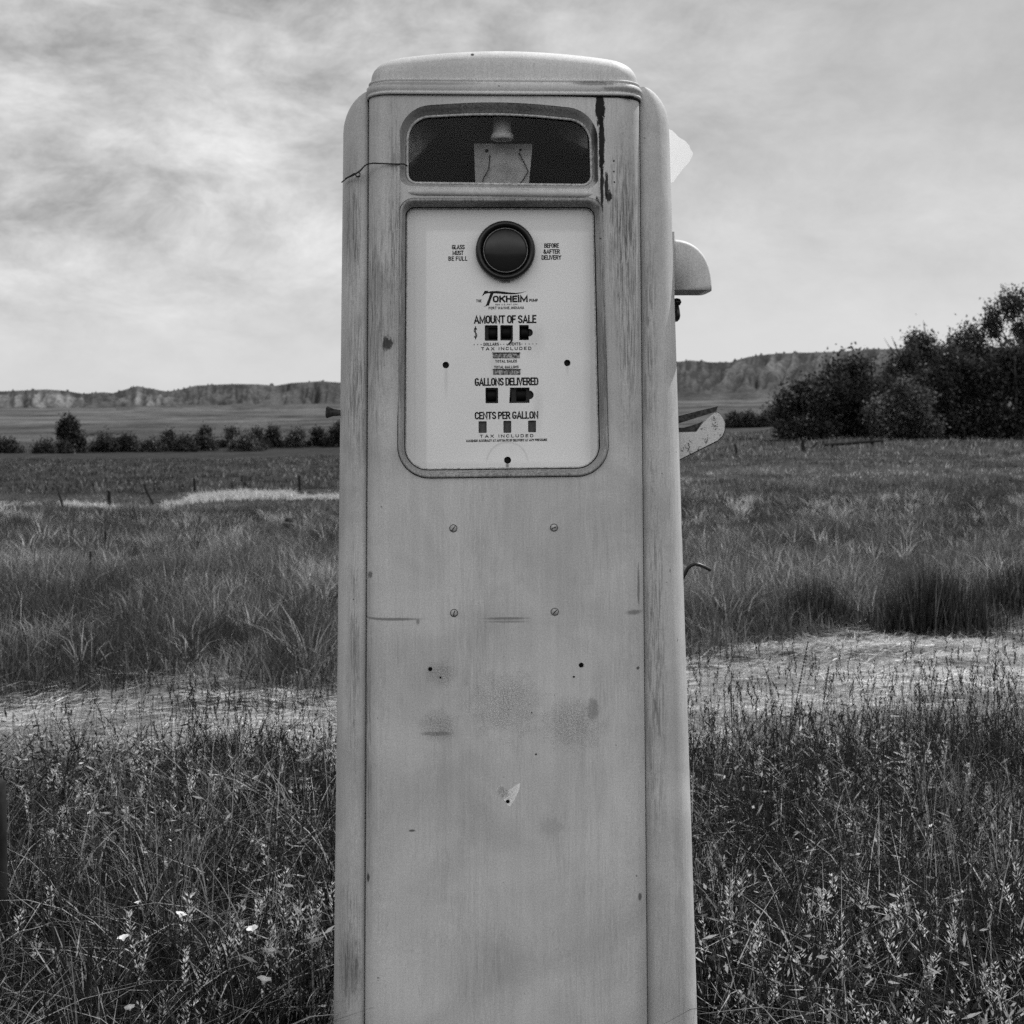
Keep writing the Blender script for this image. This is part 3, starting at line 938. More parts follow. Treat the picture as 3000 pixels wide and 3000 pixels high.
def plant(name, part, label, cat, group, u0, u1, vt, vb, Y, n, leaf, seed, nl=7, base=0.0, light=1.0, stems=4, limbs=(), taper=0.6, upright=0.3, dens=1.9, lsc=0.72):
    """a tree or bush filling the measured box; base = fraction of the height that is bare trunk"""
    r = random.Random(seed)
    uc = (u0 + u1) / 2
    x0 = (uc - 1500) / F * Y
    gz = float(ground(x0, Y))
    root = empty(name, (x0, Y, gz))
    tag(root, label, cat, group)
    w = (u1 - u0) / F * Y / 2
    top = H + (V0 - vt) / F * Y - gz
    lobes = []
    for i in range(nl):
        t = (i + 0.5) / nl
        hz = top * (base + (1 - base) * (0.12 + 0.74 * t))
        span = w * (1 - taper * max(0, t - 0.35) / 0.65)
        rx = w * r.uniform(0.36, 0.54)
        rz = top * (1 - base) * r.uniform(0.13, 0.22)
        cx = r.uniform(-1, 1) * max(0.05, span - rx * 0.8)
        if base < 0.1:       # shrubs: a filled dome
            q_ = -0.72 + 1.44 * ((i * 0.618) % 1.0)
            cx = q_ * w
            rx = w * r.uniform(0.30, 0.42)
            dome = top * math.sqrt(max(0.05, 1 - (q_ * 0.95) ** 2)) * r.uniform(0.72, 1.08)
            rx *= r.uniform(0.6, 1.0)
            rz = dome * r.uniform(0.22, 0.38)
            hz = dome - rz
        elif base > 0.25:
            rx = w * r.uniform(0.20, 0.30)
            rz = top * r.uniform(0.07, 0.11)
            cx = r.uniform(-0.8, 0.8) * w
        lobes.append((cx, r.uniform(-0.6, 0.6) * w, hz, rx, w * r.uniform(0.3, 0.5), rz))
    lobes.append((r.uniform(-0.25, 0.25) * w, 0, top * 0.90 - w * 0.0, w * 0.28, w * 0.28, top * 0.10))
    if base < 0.2:
        for sx in (-0.6, 0.0, 0.6):
            lobes.append((sx * w, 0, top * 0.16, w * 0.40, w * 0.5, top * 0.18))
    V, q, T = leafcloud(lobes, int(n * dens), leaf * lsc, seed, upright=upright)
    V[:, 2] = np.maximum(V[:, 2], 0.02)
    quads(part, V, q, T * light, M_leaf, root)
    mb = MB()
    tr = max(0.03, w * 0.045)
    for i in range(stems):
        L = lobes[(i * 2 + 1) % len(lobes)]
        b = Vector((r.uniform(-0.12, 0.12) * w, r.uniform(-0.1, 0.1) * w, -0.1))
        e = Vector((L[0], L[1], L[2] + L[5] * 0.7))
        mid = b.lerp(e, 0.5) + Vector((r.uniform(-0.12, 0.12) * w, 0, top * 0.06))
        mb.tube([b, b.lerp(mid, 0.5) + Vector((0, 0, 0.03 * top)), mid, mid.lerp(e, 0.5), e], [tr, tr * 0.8, tr * 0.6, tr * 0.4, tr * 0.12], 6)
        for j in range(3):
            s = mid.lerp(e, 0.2 + 0.3 * j)
            mb.tube([s, s + Vector((r.uniform(-0.4, 0.4) * w, r.uniform(-0.3, 0.3) * w, r.uniform(0.05, 0.2) * top))], [tr * 0.3, tr * 0.06], 5)
    for pts in limbs:      # bare limbs measured in the photograph
        pp = [px(a, b_, Y) - Vector((x0, Y, gz)) for a, b_ in pts]
        mb.tube(pp, [tr * 0.55 * (1 - 0.85 * i / (len(pp) - 1)) for i in range(len(pp))], 6)
    mb.build('trunk', M_bark, root)
    return root


GT = 'trees and shrubs at the right edge of the field'
plant('shrub', 'crown', 'low rounded dark shrub at the left end of the right-hand thicket', 'shrub', GT, 2262, 2450, 1118, 1268, 96, 5200, 0.17, 301, 7, 0, 0.95, 5)
plant('shrub', 'crown', 'large dark domed shrub with spiky top, second from the left end of the thicket', 'shrub', GT, 2365, 2680, 1046, 1272, 98, 12000, 0.18, 302, 9, 0, 0.75, 6, [], 0.5, 0.8)
plant('tree', 'crown', 'broad leafy tree rising behind the domed shrub, bare twigs on its left', 'tree', GT, 2590, 2815, 972, 1272, 112, 9500, 0.20, 303, 13, 0.02, 0.85, 5,
      [[(2690, 1110), (2640, 1055), (2608, 1020), (2590, 990)], [(2640, 1055), (2622, 1010), (2612, 985)], [(2715, 1000), (2708, 960), (2705, 938)]], 0.45)
plant('tree', 'crown', 'dark tree in the middle of the thicket, its top on the skyline', 'tree', GT, 2720, 2960, 945, 1272, 116, 10000, 0.20, 304, 13, 0.02, 0.8, 5,
      [[(2870, 1010), (2890, 960), (2880, 930), (2862, 918)]], 0.4)
plant('tree', 'crown', 'tallest tree, open crown with sky showing through, at the right edge', 'tree', GT, 2885, 3110, 846, 1272, 108, 8200, 0.17, 305, 10, 0.30, 0.8, 5,
      [[(3010, 1040), (2950, 995), (2905, 965), (2885, 925)], [(2950, 995), (2920, 940)], [(3010, 1150), (2990, 1000), (2975, 900)], [(2990, 1000), (3000, 940), (2985, 880)]], 0.2, dens=1.15)
plant('shrub', 'crown', 'paler grey shrub in front at the foot of the thicket', 'shrub', GT, 2545, 2760, 1110, 1276, 92, 7000, 0.15, 306, 7, 0, 1.35, 5)
plant('shrub', 'crown', 'dense dark shrub right of the paler one, in front of the skyline tree', 'shrub', GT, 2670, 2920, 1015, 1278, 94, 9000, 0.18, 307, 8, 0, 0.8, 5, [], 0.35)
plant('shrub', 'crown', 'dense black-green shrub filling the right edge below the tallest tree', 'shrub', GT, 2840, 3120, 1000, 1280, 94, 10000, 0.18, 308, 9, 0, 0.7, 5, [], 0.2)

GH = 'bushes in the row across the far pasture'
plant('tree', 'crown', 'small lone dark tree standing above the far row of bushes', 'tree', None, 166, 248, 1228, 1335, 185, 3600, 0.24, 401, 6, 0.22, 0.55, 3, [], 0.3)
row = [(-30, 66, 1296, 1340, 178, 'bush at the left edge of the photo, leftmost of the far row'),
       (98, 158, 1304, 1339, 178, 'low bush just left below the lone tree in the far row'),
       (156, 208, 1307, 1339, 180, 'low bush directly below the lone tree in the far row'),
       (200, 252, 1296, 1334, 188, 'thin pale bush at the right foot of the lone tree'),
       (268, 345, 1278, 1332, 182, 'rounded bush left in the pair standing alone right of the lone tree'),
       (330, 408, 1282, 1332, 184, 'rounded bush right in the pair standing alone right of the lone tree'),
       (416, 478, 1300, 1334, 182, 'low bush beginning the long continuous hedge, after the gap'),
       (462, 524, 1270, 1331, 186, 'taller bush near the left end of the long hedge'),
       (514, 576, 1286, 1331, 184, 'mid-height bush third from the left end of the long hedge'),
       (566, 640, 1256, 1331, 190, 'tallest bush in the left half of the long hedge'),
       (640, 716, 1258, 1316, 210, 'bush set back in the middle of the long hedge'),
       (676, 764, 1280, 1325, 190, 'broad low bush in front of the middle of the long hedge'),
       (716, 786, 1262, 1317, 200, 'dark bush with flat top right of the hedge middle'),
       (772, 830, 1256, 1313, 208, 'narrow upright bush, fourth from the pump in the long hedge'),
       (836, 906, 1264, 1312, 208, 'pale loose bush, third from the pump in the long hedge'),
       (906, 966, 1258, 1309, 208, 'dark bush second from the pump in the long hedge'),
       (955, 1040, 1240, 1307, 206, 'dark tall bush next to the left side of the pump'),
       (2110, 2180, 1218, 1252, 190, 'low far bush right of the pump behind the nozzle bracket'),
       (2170, 2228, 1216, 1251, 190, 'low far bush between the nozzle bracket and the thicket'),
       (2220, 2285, 1213, 1250, 190, 'low far bush touching the left end of the thicket')]
for i, (a, b, t, bt, yy, lab) in enumerate(row):
    plant('bush', 'foliage', lab, 'bush', GH, a - 5, b + 5, t - 3, bt, yy, 2300, 0.20, 500 + i, 7, 0.11, (0.75, 1.0, 0.8, 1.5, 0.9, 0.75, 1.1, 0.8)[i % 8] if i != 14 else 1.4, 3)


# rush clumps behind the mown strip
def clump(u, v, Y, w, h, n, label, seed):
    x0 = (u - 1500) / F * Y
    gz = float(ground(x0, Y))
    root = empty('rush_clump', (x0, Y, gz))
    tag(root, label, 'rushes', 'dark rush clumps behind the mown strip')
    pos = np.stack([rng.normal(0, w * 0.33, n), rng.normal(0, w * 0.2, n), np.zeros(n) - 0.02], 1)
    G = GB()
    G.add(*blades(pos, h * rng.uniform(0.45, 1.05, n) * np.exp(-(pos[:, 0] / w) ** 2 * 1.5), rng.uniform(0.004, 0.009, n), rng.uniform(0, 2 * PI, n), rng.uniform(0.0, 0.3, n), np.full(n, 1.6), 3, np.where(rng.random(n) < 0.15, 2.6, 0.2 + 0.9 * rng.random(n))))
    o = G.build('stems', M_rush, root)
    return root


clump(2740, 1850, 9.0, 0.60, 0.50, 2200, 'broad dark rush clump right of the pump, largest of them', 1)
clump(3000, 1820, 9.5, 0.55, 0.50, 1800, 'dark rush clump cut off by the right edge of the photo', 2)
clump(2385, 1830, 9.2, 0.45, 0.40, 1100, 'small dark rush clump nearest to the right side of the pump', 3)


# ------------------------------------------------------------------ fence remains and odds and ends in the field
def post(u0, vt, u1, vb, label, wpx=9, lift=0.12, name='fence_post', group='old fence posts in the field'):
    Y = depth_of(u1, vb, lift)
    t = px(u0, vt, Y); b = px(u1, vb, Y)
    dirn = (t - b).normalized()
    gz = float(ground(b.x, Y))
    foot = b + dirn * ((gz - 0.1 - b.z) / dirn.z)
    r = wpx / F * Y / 2
    mb = MB()
    root = foot
    L = (t - foot)
    pts = [L * k for k in (0, 0.3, 0.6, 0.9, 0.985, 1.0)]
    rad = [r * 1.1, r * 1.05, r, r * 0.95, r * 0.85, r * 0.5]
    pts = [p + Vector((random.uniform(-1, 1), 0, 0)) * r * 0.25 for p in pts]
    mb.tube(pts, rad, 8)
    o = mb.build(name, M_wood)
    o.location = foot
    tag(o, label, 'fence post', group)


post(170, 1436, 184, 1482, 'leftmost far fence post, thin and leaning left', 6)
post(320, 1436, 321, 1480, 'thick upright fence post, second from the left', 11)
post(421, 1416, 447, 1474, 'thin fence post leaning sharply left beside the dark hollow', 7)
post(569, 1400, 570, 1452, 'tall upright fence post at the left end of the pale grass', 8)
post(717, 1412, 718, 1438, 'short fence post standing in the pale grass', 10)
post(877, 1392, 878, 1432, 'fence post nearest to the left side of the pump', 8)
post(309, 1556, 309, 1590, 'short stake in the meadow nearer than the fence line', 7, 0.15)
post(265, 1616, 265, 1652, 'nearest short dark stake in the meadow on the left', 6, 0.15)
post(2154, 1300, 2158, 1332, 'lone thin stake in the field right of the nozzle bracket', 7, 0.12)
post(2352, 1286, 2354, 1314, 'short post left of the rail fence below the thicket', 12, 0.15)

# rail fence
Yf = 80.0
a0 = px(2412, 1303, Yf)
rf = empty('rail_fence', (a0.x, Yf, float(ground(a0.x, Yf))))
tag(rf, 'low broken wooden rail fence in front of the dark thicket', 'fence')
og = Vector(rf.location)
for (u, vt, w) in [(2412, 1294, 10), (2438, 1302, 8), (2554, 1278, 11), (2584, 1288, 8)]:
    t = px(u, vt, Yf)
    gz = float(ground(t.x, Yf)) - 0.1
    mb = MB(); r = w / F * Yf / 2
    mb.tube([Vector((t.x, Yf, gz)) - og, Vector((t.x + r * .3, Yf, (gz + t.z) / 2)) - og, t - og], [r, r * 0.95, r * 0.8], 8)
    mb.build('post', M_wood, rf)
mb = MB()
mb.tube([px(2408, 1303, Yf - 0.12) - og, px(2470, 1300, Yf - 0.12) - og, px(2530, 1295, Yf - 0.12) - og, px(2582, 1291, Yf - 0.12) - og], [0.09, 0.10, 0.09, 0.07], 8)
mb.build('rail', M_wood, rf)
# sagging rail
mb = MB()
sr = px(2360, 1312, 79.0)
mb.tube([Vector((0, 0, 0)), px(2375, 1313, 79.0) - sr, px(2385, 1308, 79.0) - sr, px(2393, 1295, 79.0) - sr], [0.06, 0.05, 0.05, 0.03], 6)
o = mb.build('curved_branch', M_wood); o.location = sr
tag(o, 'curved dead branch between the short post and the rail fence', 'branch')

# broken board lying in the meadow
Yb = depth_of(857, 1556, 0.10)
cb = px(857, 1544, Yb)
mb = MB()
e0 = px(832, 1536, Yb) - cb; e1 = px(884, 1551, Yb) - cb
dv = (e1 - e0)
sd = Vector((0, 0.10, 0.02)); upv = Vector((0, 0, 0.045))
ringA = [e0 - sd - upv * 0.4, e0 + sd, e0 + sd + upv, e0 - sd + upv]
ringM = [p + dv * 0.55 + Vector((0, 0, 0.02)) for p in ringA]
ringB = [p + dv for p in [e0 - sd * 0.6 - upv * 0.3, e0 + sd * 0.6, e0 + sd * 0.6 + upv * 0.6, e0 - sd * 0.6 + upv * 0.6]]
mb.loft([ringA, ringM, ringB], True, True, True, False)
bd = empty('broken_board', cb); tag(bd, 'broken pale board with dark knot lying in the meadow left of the pump', 'board')
mb.build('plank', M_greywood, bd)
mb = MB(); kk = px(846, 1533, Yb) - cb
mb.lathe([(0.0, 0.07), (0.04, 0.06), (0.06, 0.0), (0.05, -0.05), (0.0, -0.06)], kk, (0.1, 0, 1), 10)
mb.build('knot', M_wood, bd)

# dark post at the left edge among the near grass
mb = MB()
bp = px(-8, 2500, 3.3); zz = float(ground(bp.x, 3.3))
tp = px(-6, 2292, 3.3)
hgt = tp.z - zz
mb.loft([[(r_ * math.cos(t), r_ * math.sin(t), z_) for t in [2 * PI * j / 12 for j in range(12)]]
         for r_, z_ in [(0.034, -0.05), (0.034, hgt * 0.5), (0.032, hgt * 0.9), (0.030, hgt), (0.020, hgt + 0.006)]], True, True, True)
o = mb.build('stub_post', M_wood); o.location = (bp.x - 0.012, 3.3, zz)
tag(o, 'dark stub of a post half cut off by the left edge of the photo', 'post')


# ------------------------------------------------------------------ flowers
def flower(u, v, size, label, seed, sides=1.0):
    r = random.Random(seed)
    z = 0.30
    Y = (H - z) / (v - V0) * F
    p = px(u, v, Y)
    gz = float(ground(p.x, Y))
    root = empty('white_flower', (p.x, Y, gz))
    tag(root, label, 'flower', 'white flowers in the grass left of the pump')
    hz = p.z - gz
    V = []; q = []; T = []
    tilt = Vector((r.uniform(-0.35, 0.35), r.uniform(-0.2, 0.1), 1.0)).normalized()
    a = tilt.orthogonal().normalized(); b = tilt.cross(a)
    size = size * 0.6
    c = Vector((0, 0, hz))
    rings = []
    n = 20
    for k, (rr, hh) in enumerate([(0.08, -0.55), (0.32, -0.15), (0.70, 0.18), (1.0, 0.26)]):
        ring = []
        for j in range(n):
            t = 2 * PI * j / n
            lob = 1 + (0.07 * math.cos(5 * t + seed) + r.uniform(-0.07, 0.07)) * (rr ** 2)
            ring.append(c + (a * math.cos(t) + b * math.sin(t)) * size * rr * lob + tilt * size * (hh + r.uniform(-0.05, 0.05) * rr))
        rings.append(ring)
    co = np.array([list(p_) for rg in rings for p_ in rg])
    qq = np.array([[i * n + j, i * n + (j + 1) % n, (i + 1) * n + (j + 1) % n, (i + 1) * n + j] for i in range(3) for j in range(n)])
    o = quads('petals', co, qq, np.ones(len(co)), M_petal, root)
    o.data.polygons.foreach_set('use_smooth', np.ones(len(qq), bool))
    mb = MB()
    mb.tube([(r.uniform(-0.02, 0.02), 0.01, -0.02), (0.005, 0.008, hz * 0.5), tuple(c - tilt * size * 0.36)], [0.0013, 0.0012, 0.001], 5)
    mb.build('stem', M_stem, root)


M_stem = simple('flower_stem', 0.06, 0.7, 0.2)
flower(404, 2644, 0.012, 'small white flower, highest of those left of the pump', 1)
flower(530, 2680, 0.019, 'round white flower on its own, second highest left of the pump', 2)
flower(361, 2748, 0.019, 'wide white flower furthest to the left among the dark stems', 3)
flower(740, 2722, 0.019, 'white flower beside the pale seed plumes near the pump', 4)
flower(793, 2787, 0.018, 'ragged white flower closest to the pump side', 5)
flower(774, 2872, 0.022, 'largest white flower, low down between seed plumes near the pump', 6)
flower(380, 2953, 0.015, 'dim crumpled white flower at the bottom left of the grass', 7)


# ------------------------------------------------------------------ prominent seed stalks
def stalk(tip, foot, headlen, Y, label, comb=True, bend=0.0, seed=0):
    """stalk from a measured tip (u,v) toward a measured lower point, continued down to the ground"""
    r = np.random.default_rng(seed)
    t = px(tip[0], tip[1], Y); f = px(foot[0], foot[1], Y)
    d = (f - t)
    gz = float(ground(t.x, Y))
    k = (gz - t.z) / d.z
    base = t + Vector((d.x * min(k, 1.5), 0, gz - t.z))
    root = empty('seed_stalk', base)
    tag(root, label, 'grass stalk', 'tall seed stalks in front of the field')
    T = t - base
    pts = []
    for i in range(9):
        s = i / 8
        pts.append(Vector((T.x * (s ** 1.3) + bend * math.sin(PI * s), 0.0, T.z * s)))
    mb = MB(); mb.tube(pts, [0.0016 - 0.0008 * i / 8 for i in range(9)], 5)
    o = mb.build('stem', M_stalk, root)
    at = o.data.attributes.new('tone', 'FLOAT', 'POINT')
    at.data.foreach_set('value', np.full(len(o.data.vertices), 0.5, np.float32))
    # head
    hl = headlen / F * Y
    dirn = (pts[-1] - pts[-3]).normalized()
    G = GB()
    m = 22 if comb else 16
    side = dirn.cross(Vector((0, 1, 0))).normalized()
    P = []; Dn = []; Ls = []; Ws = []
    for i in range(m):
        s = i / (m - 1)
        c = pts[-1] - dirn * hl * s
        wd = math.sin(PI * min(1, 0.12 + 0.88 * s) ** 0.9) if comb else 0.6
        for sg in (-1, 1):
            for jj in range(2):
                dd = (side * sg * (0.95 if comb else 0.35) + dirn * (0.55 if comb else 1.0) + Vector((0, r.uniform(-0.6, 0.6), 0))).normalized()
                P.append(c); Dn.append(dd); Ls.append((0.013 if comb else 0.011) * (0.45 + 0.55 * wd) * r.uniform(0.8, 1.1)); Ws.append(0.0030)
    G.add(*slivers(np.array([list(p) for p in P]), np.array([list(p) for p in Dn]), np.array(Ls), np.array(Ws), 0.45 + 0.9 * r.random(len(P)) ** 2))
    G.build('seed_head', M_stalk, root)


SL = [((80, 2253), (118, 2345), 88, 2.95, 'comb-headed stalk leaning left, leftmost of the tall ones'),
      ((181, 2237), (204, 2315), 76, 3.05, 'comb-headed stalk whose head is highest at the far left'),
      ((150, 2325), (172, 2420), 92, 2.9, 'comb-headed stalk with a long head between two higher heads on the left'),
      ((129, 2431), (150, 2500), 66, 2.85, 'stalk with pale tipped comb head low at the left'),
      ((163, 2535), (186, 2600), 60, 2.75, 'dark stalk with the lowest comb head at the left'),
      ((277, 2455), (304, 2530), 66, 2.9, 'comb-headed stalk standing apart, right of the left group'),
      ((556, 2386), (544, 2450), 60, 3.1, 'comb-headed stalk leaning right midway between photo edge and pump'),
      ((470, 2290), (466, 2400), 60, 3.2, 'thin upright stalk midway between the photo edge and pump'),
      ((502, 2430), (498, 2540), 70, 3.0, 'upright stalk with twisted pale head left of the pump')]
for i, (a, b, hl, Y, lab) in enumerate(SL):
    stalk(a, b, hl, Y, lab, True, 0.01, 40 + i)
SR = [((2366, 1886), (2272, 2130), 150, 3.9, 'tallest thin stalk right of the pump, leaning right over the mown strip'),
      ((2427, 1959), (2360, 2110), 95, 3.9, 'shorter stalk leaning right just right of the tallest one'),
      ((2779, 1970), (2695, 2220), 150, 3.8, 'rightmost of three stalks crossing the pale strip far right'),
      ((2746, 1977), (2672, 2220), 140, 3.85, 'middle one of three stalks crossing the pale strip far right'),
      ((2692, 1999), (2690, 2200), 130, 3.9, 'upright left one of three stalks crossing the pale strip far right'),
      ((2141, 2013), (2138, 2150), 90, 4.0, 'upright dark stalk close beside the right side of the pump')]
for i, (a, b, hl, Y, lab) in enumerate(SR):
    stalk(a, b, hl, Y, lab, False, 0.008, 70 + i)

# ------------------------------------------------------------------ the petrol pump
XP = -0.0075
pump = empty('gas_pump', (XP, D, float(ground(0, D)) * 0.0), (0, math.radians(-0.13), math.radians(2.2)))
tag(pump, 'weathered old petrol pump with white dial standing in the grass', 'gas pump')
DEP = 0.42
RC = 0.046


def hw(z):           # half width of the front
    v = 800 - (z - H) / K
    return (259.0 + (v - 178) / 1722.0 * 11.5) * K


# cabinet: wrap of sides and back + pierced front plate
zs = [0.06, 0.4, 0.8, 1.2, 1.6, lz(179)]
rings = []
for z in zs:
    w = hw(z)
    r = []
    for i in range(9):
        a = PI / 2 * i / 8
        r.append((-w + RC - RC * math.sin(a), RC - RC * math.cos(a), z))
    for i in range(9):
        a = PI / 2 * i / 8
        r.append((-w + RC - RC * math.cos(a), DEP - RC + RC * math.sin(a), z))
    r += [(-x_, y_, z_) for x_, y_, z_ in r[::-1]]
    rings.append(r)
cab = MB()
cab.loft(rings, False)

top_z = lz(179)
bot_z = 0.06
outer = [(-hw(bot_z) + RC, bot_z), (hw(bot_z) - RC, bot_z), (hw(top_z) - RC, top_z), (-hw(top_z) + RC, top_z)]


def Lp(pts, seg=10):
    return rpoly([(lx(u), lz(v), r * K) for u, v, r in pts], seg)


win_out = Lp([(752, 352, 26), (1133, 356, 26), (1128, 207, 62), (950, 190, 1200), (756, 203, 62)])
win_in = Lp([(769, 343, 18), (1120, 346, 18), (1117, 224, 44), (950, 209, 1200), (770, 219, 44)])
dial_out = Lp([(752, 900, 58), (1148, 897, 58), (1136, 375, 26), (757, 377, 26)])
dial_in = Lp([(764, 886, 42), (1133, 883, 42), (1123, 390, 16), (768, 391, 16)])
cab.mesh(plate([outer, win_out, dial_out], 0.0, 0.003))
cabinet = cab.build('cabinet', M_body, pump, fix=False)

# surround with coves and the raised lip
fr = MB()
fr.loft(sweep(win_out, win_in, [(0.0, 0.001), (0.12, 0.0025), (0.45, 0.010), (0.8, 0.018), (1.0, 0.021), (1.0, 0.030)]))
frame1 = fr.build('window_frame', M_frame, pump)
fr = MB()
fr.loft(sweep(dial_out, dial_in, [(-0.12, 0.0005), (-0.10, -0.0035), (0.0, -0.0062), (0.18, -0.0066), (0.34, -0.0050), (0.60, 0.006), (0.85, 0.020), (1.0, 0.024), (1.02, 0.034)]))
fr.build('dial_frame', M_frame, pump)


def ring_bead(outline, y, r, name, mat, parent):
    mb = MB()
    n = len(outline)
    rings = []
    for k in range(8):
        a = 2 * PI * k / 8
        ring = []
        for i in range(n):
            p0 = Vector(outline[i - 1]); p1 = Vector(outline[(i + 1) % n])
            t = (p1 - p0).normalized()
            nn = Vector((t.y, -t.x))
            ring.append((outline[i][0] + nn.x * r * math.cos(a), y + r * math.sin(a), outline[i][1] + nn.y * r * math.cos(a)))
        rings.append(ring)
    rings.append(rings[0])
    mb.loft(rings)
    return mb.build(name, mat, parent)


M_seam = simple('dark_seam', 0.03, 0.9, 0.1, 0, 0.6, 120)  # near-black beads laid along the gap lines of frames and cap
ring_bead([(p_[0] * 1.0, p_[1]) for p_ in Lp([(750.5, 901.8, 59), (1149.5, 898.8, 59), (1137.5, 373.4, 27), (755.5, 375.4, 27)])], 0.0004, 0.0013, 'frame_seam', M_seam, pump)
ring_bead([(a[0] + (b[0] - a[0]) * 0.93, a[1] + (b[1] - a[1]) * 0.93) for a, b in zip(win_out, win_in)], 0.0185, 0.0015, 'window_gap_bead', M_seam, frame1)
ring_bead(win_in, 0.0185, 0.0026, 'window_bead', M_bead, frame1)
# raised side ridges running past both openings
for (pts) in ([(756, 250), (754, 300), (753, 352), (753, 420), (752, 600), (751, 840)], [(1130, 250), (1133, 330), (1136, 400), (1141, 620), (1147, 840)]):
    mb = MB()
    mb.tube([(lx(u), 0.0005, lz(v)) for u, v in pts], [0.0005] + [0.0032] * (len(pts) - 2) + [0.0005], 8)
    mb.build('ridge_moulding', M_body, pump)
# cross bar between the openings
mb = MB()
prof = []
n = 40
rings = []
for i in range(n + 1):
    u = 769 + (1121 - 769) * i / n
    e = min(1.0, math.sqrt(max(0.0, 1 - (1 - min(i, n - i) / 3.0) ** 2)) if min(i, n - i) < 3 else 1.0)
    cv = 362.5 + 2.5 * (i / n)
    hh = 7.2 * K * max(e, 0.05); dd = 0.0065 * max(e, 0.05)
    rings.append([(lx(u), -dd * math.sin(t) + 0.001, lz(cv) + hh * math.cos(t)) for t in [PI * j / 10 for j in range(11)]])
mb.loft(rings, False)
mb.build('moulding_bar', M_body, pump)

# glass pane and what is behind it
mb = MB(); mb.mesh(plate([[(a * 1.0, b) for a, b in win_in]], 0.0225, 0.0255)); mb.build('window_pane', M_pane, pump)
mb = MB()
mb.box((lx(764), 0.235, lz(372)), (lx(1128), 0.238, lz(196)))
mb.build('inner_backboard', M_dark, pump)
inner = MB()
zt = lz(196)
for s in (-1, 1):
    inner.add([(lx(950) + s * 0.182, 0.034, lz(360)), (lx(950) + s * 0.166, 0.233, lz(360)), (lx(950) + s * 0.166, 0.233, zt), (lx(950) + s * 0.182, 0.034, zt)], [(0, 1, 2, 3)], False)
inner.box((lx(765), 0.034, lz(378)), (lx(1125), 0.233, lz(373)))
inner.box((lx(765), 0.034, lz(200)), (lx(1125), 0.233, lz(196)))
inner.build('lamp_housing', M_dark, pump)
# slanted reflector wings seen at both upper corners
M_wing = simple('reflector_wing', 0.3, 0.6, 0.2, 0, 0.3, 40)
for s, u0 in ((-1, 772), (1, 1115)):
    mb = MB()
    xa = lx(u0 - s * -2); 
    pts = [(lx(u0), 0.05, lz(214)), (lx(u0 - s * 62), 0.16, lz(212)), (lx(u0), 0.16, lz(290 if s < 0 else 262)), (lx(u0), 0.05, lz(300 if s < 0 else 270))]
    mb.add(pts, [(0, 1, 2, 3)], False)
    mb.add([(p_[0], p_[1] + 0.002, p_[2]) for p_ in pts], [(3, 2, 1, 0)], False)
    mb.build('reflector', M_wing, pump)
sk = MB()
sk.lathe([(0.0155, lz(205)), (0.0165, lz(225)), (0.0172, lz(236)), (0.0205, lz(241)), (0.0208, lz(247)), (0.0185, lz(250)), (0.0150, lz(249)), (0.0125, lz(240)), (0.0, lz(239))],
         (lx(951), 0.070, 0), (0, 0, 1), 28)
sk.build('lamp_socket', M_porc, pump)
mb = MB()
yb = 0.105
out = [(lx(900), lz(346)), (lx(1003), lz(346)), (lx(1012), lz(250)), (lx(897), lz(250))]
mb.mesh(plate([out, circle(lx(922), lz(264), 3.6 * K, 16), circle(lx(988), lz(262), 2.6 * K, 16)], yb, yb + 0.002))
pl = mb.build('socket_plate', M_plate, pump)
for pts in ([(928, 272), (926, 300), (915, 320), (911, 344)], [(985, 268), (996, 290), (1003, 305), (993, 322), (984, 332), (974, 344)]):
    mb = MB(); mb.tube([(lx(u), yb - 0.004, lz(v)) for u, v in pts], 0.0010, 6)
    mb.build('lamp_wire', M_black, pump)

# dial face with real openings
holes = []


def rect(u0, u1, v0, v1, r=1.5):
    return Lp([(u0, v1, r), (u1, v1, r), (u1, v0, r), (u0, v0, r)], 3)


W_OPEN = [(915.6, 940.3, 612, 641.7), (945.2, 969.2, 611.9, 641), (916.7, 940.8, 731, 760.6),
          (903.4, 918.8, 794.7, 817.1), (950.6, 965.7, 794, 817), (997.7, 1012.9, 793.5, 816)]
holes += [rect(*w) for w in W_OPEN]
holes.append(Lp([(975, 640.5, 1), (999.6, 640.5, 1), (999.6, 633, 0.3)], 2) + [(lx(999.6 + 7.7 * math.sin(a)), lz(626.1 - 7.7 * math.cos(a) * -1)) for a in [PI * k / 10 for k in range(1, 10)]]
             + Lp([(999.6, 619, 0.3), (999.6, 611.6, 1), (975, 611.6, 1)], 2))
holes.append(Lp([(946.6, 760.4, 1), (1000.7, 760, 1), (1000.7, 753, 0.3)], 2) + [(lx(1000.0 + 8.6 * math.sin(a)), lz(744.8 + 8.6 * math.cos(a))) for a in [PI * k / 10 for k in range(1, 10)]]
             + Lp([(1000.7, 737, 0.3), (1000.7, 730.6, 1), (946.6, 731, 1)], 2))
for (u, v, r) in [(841.4, 687.7, 6.3), (1072.8, 683.9, 6.3), (958.5, 868.9, 6.8)]:
    holes.append(circle(lx(u), lz(v), r * K, 24))
YD = 0.0240
mb = MB()
face_out = Lp([(762, 888, 42), (1135, 885, 42), (1125, 388, 16), (766, 389, 16)])
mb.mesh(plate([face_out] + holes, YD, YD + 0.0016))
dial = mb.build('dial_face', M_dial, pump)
ring_bead([(a[0] + (b[0] - a[0]) * 0.86, a[1] + (b[1] - a[1]) * 0.86) for a, b in zip(dial_out, dial_in)], 0.0205, 0.0016, 'dial_gap_bead', M_seam, pump)
ring_bead(dial_in, 0.0230, 0.0019, 'dial_bead', M_bead, pump)
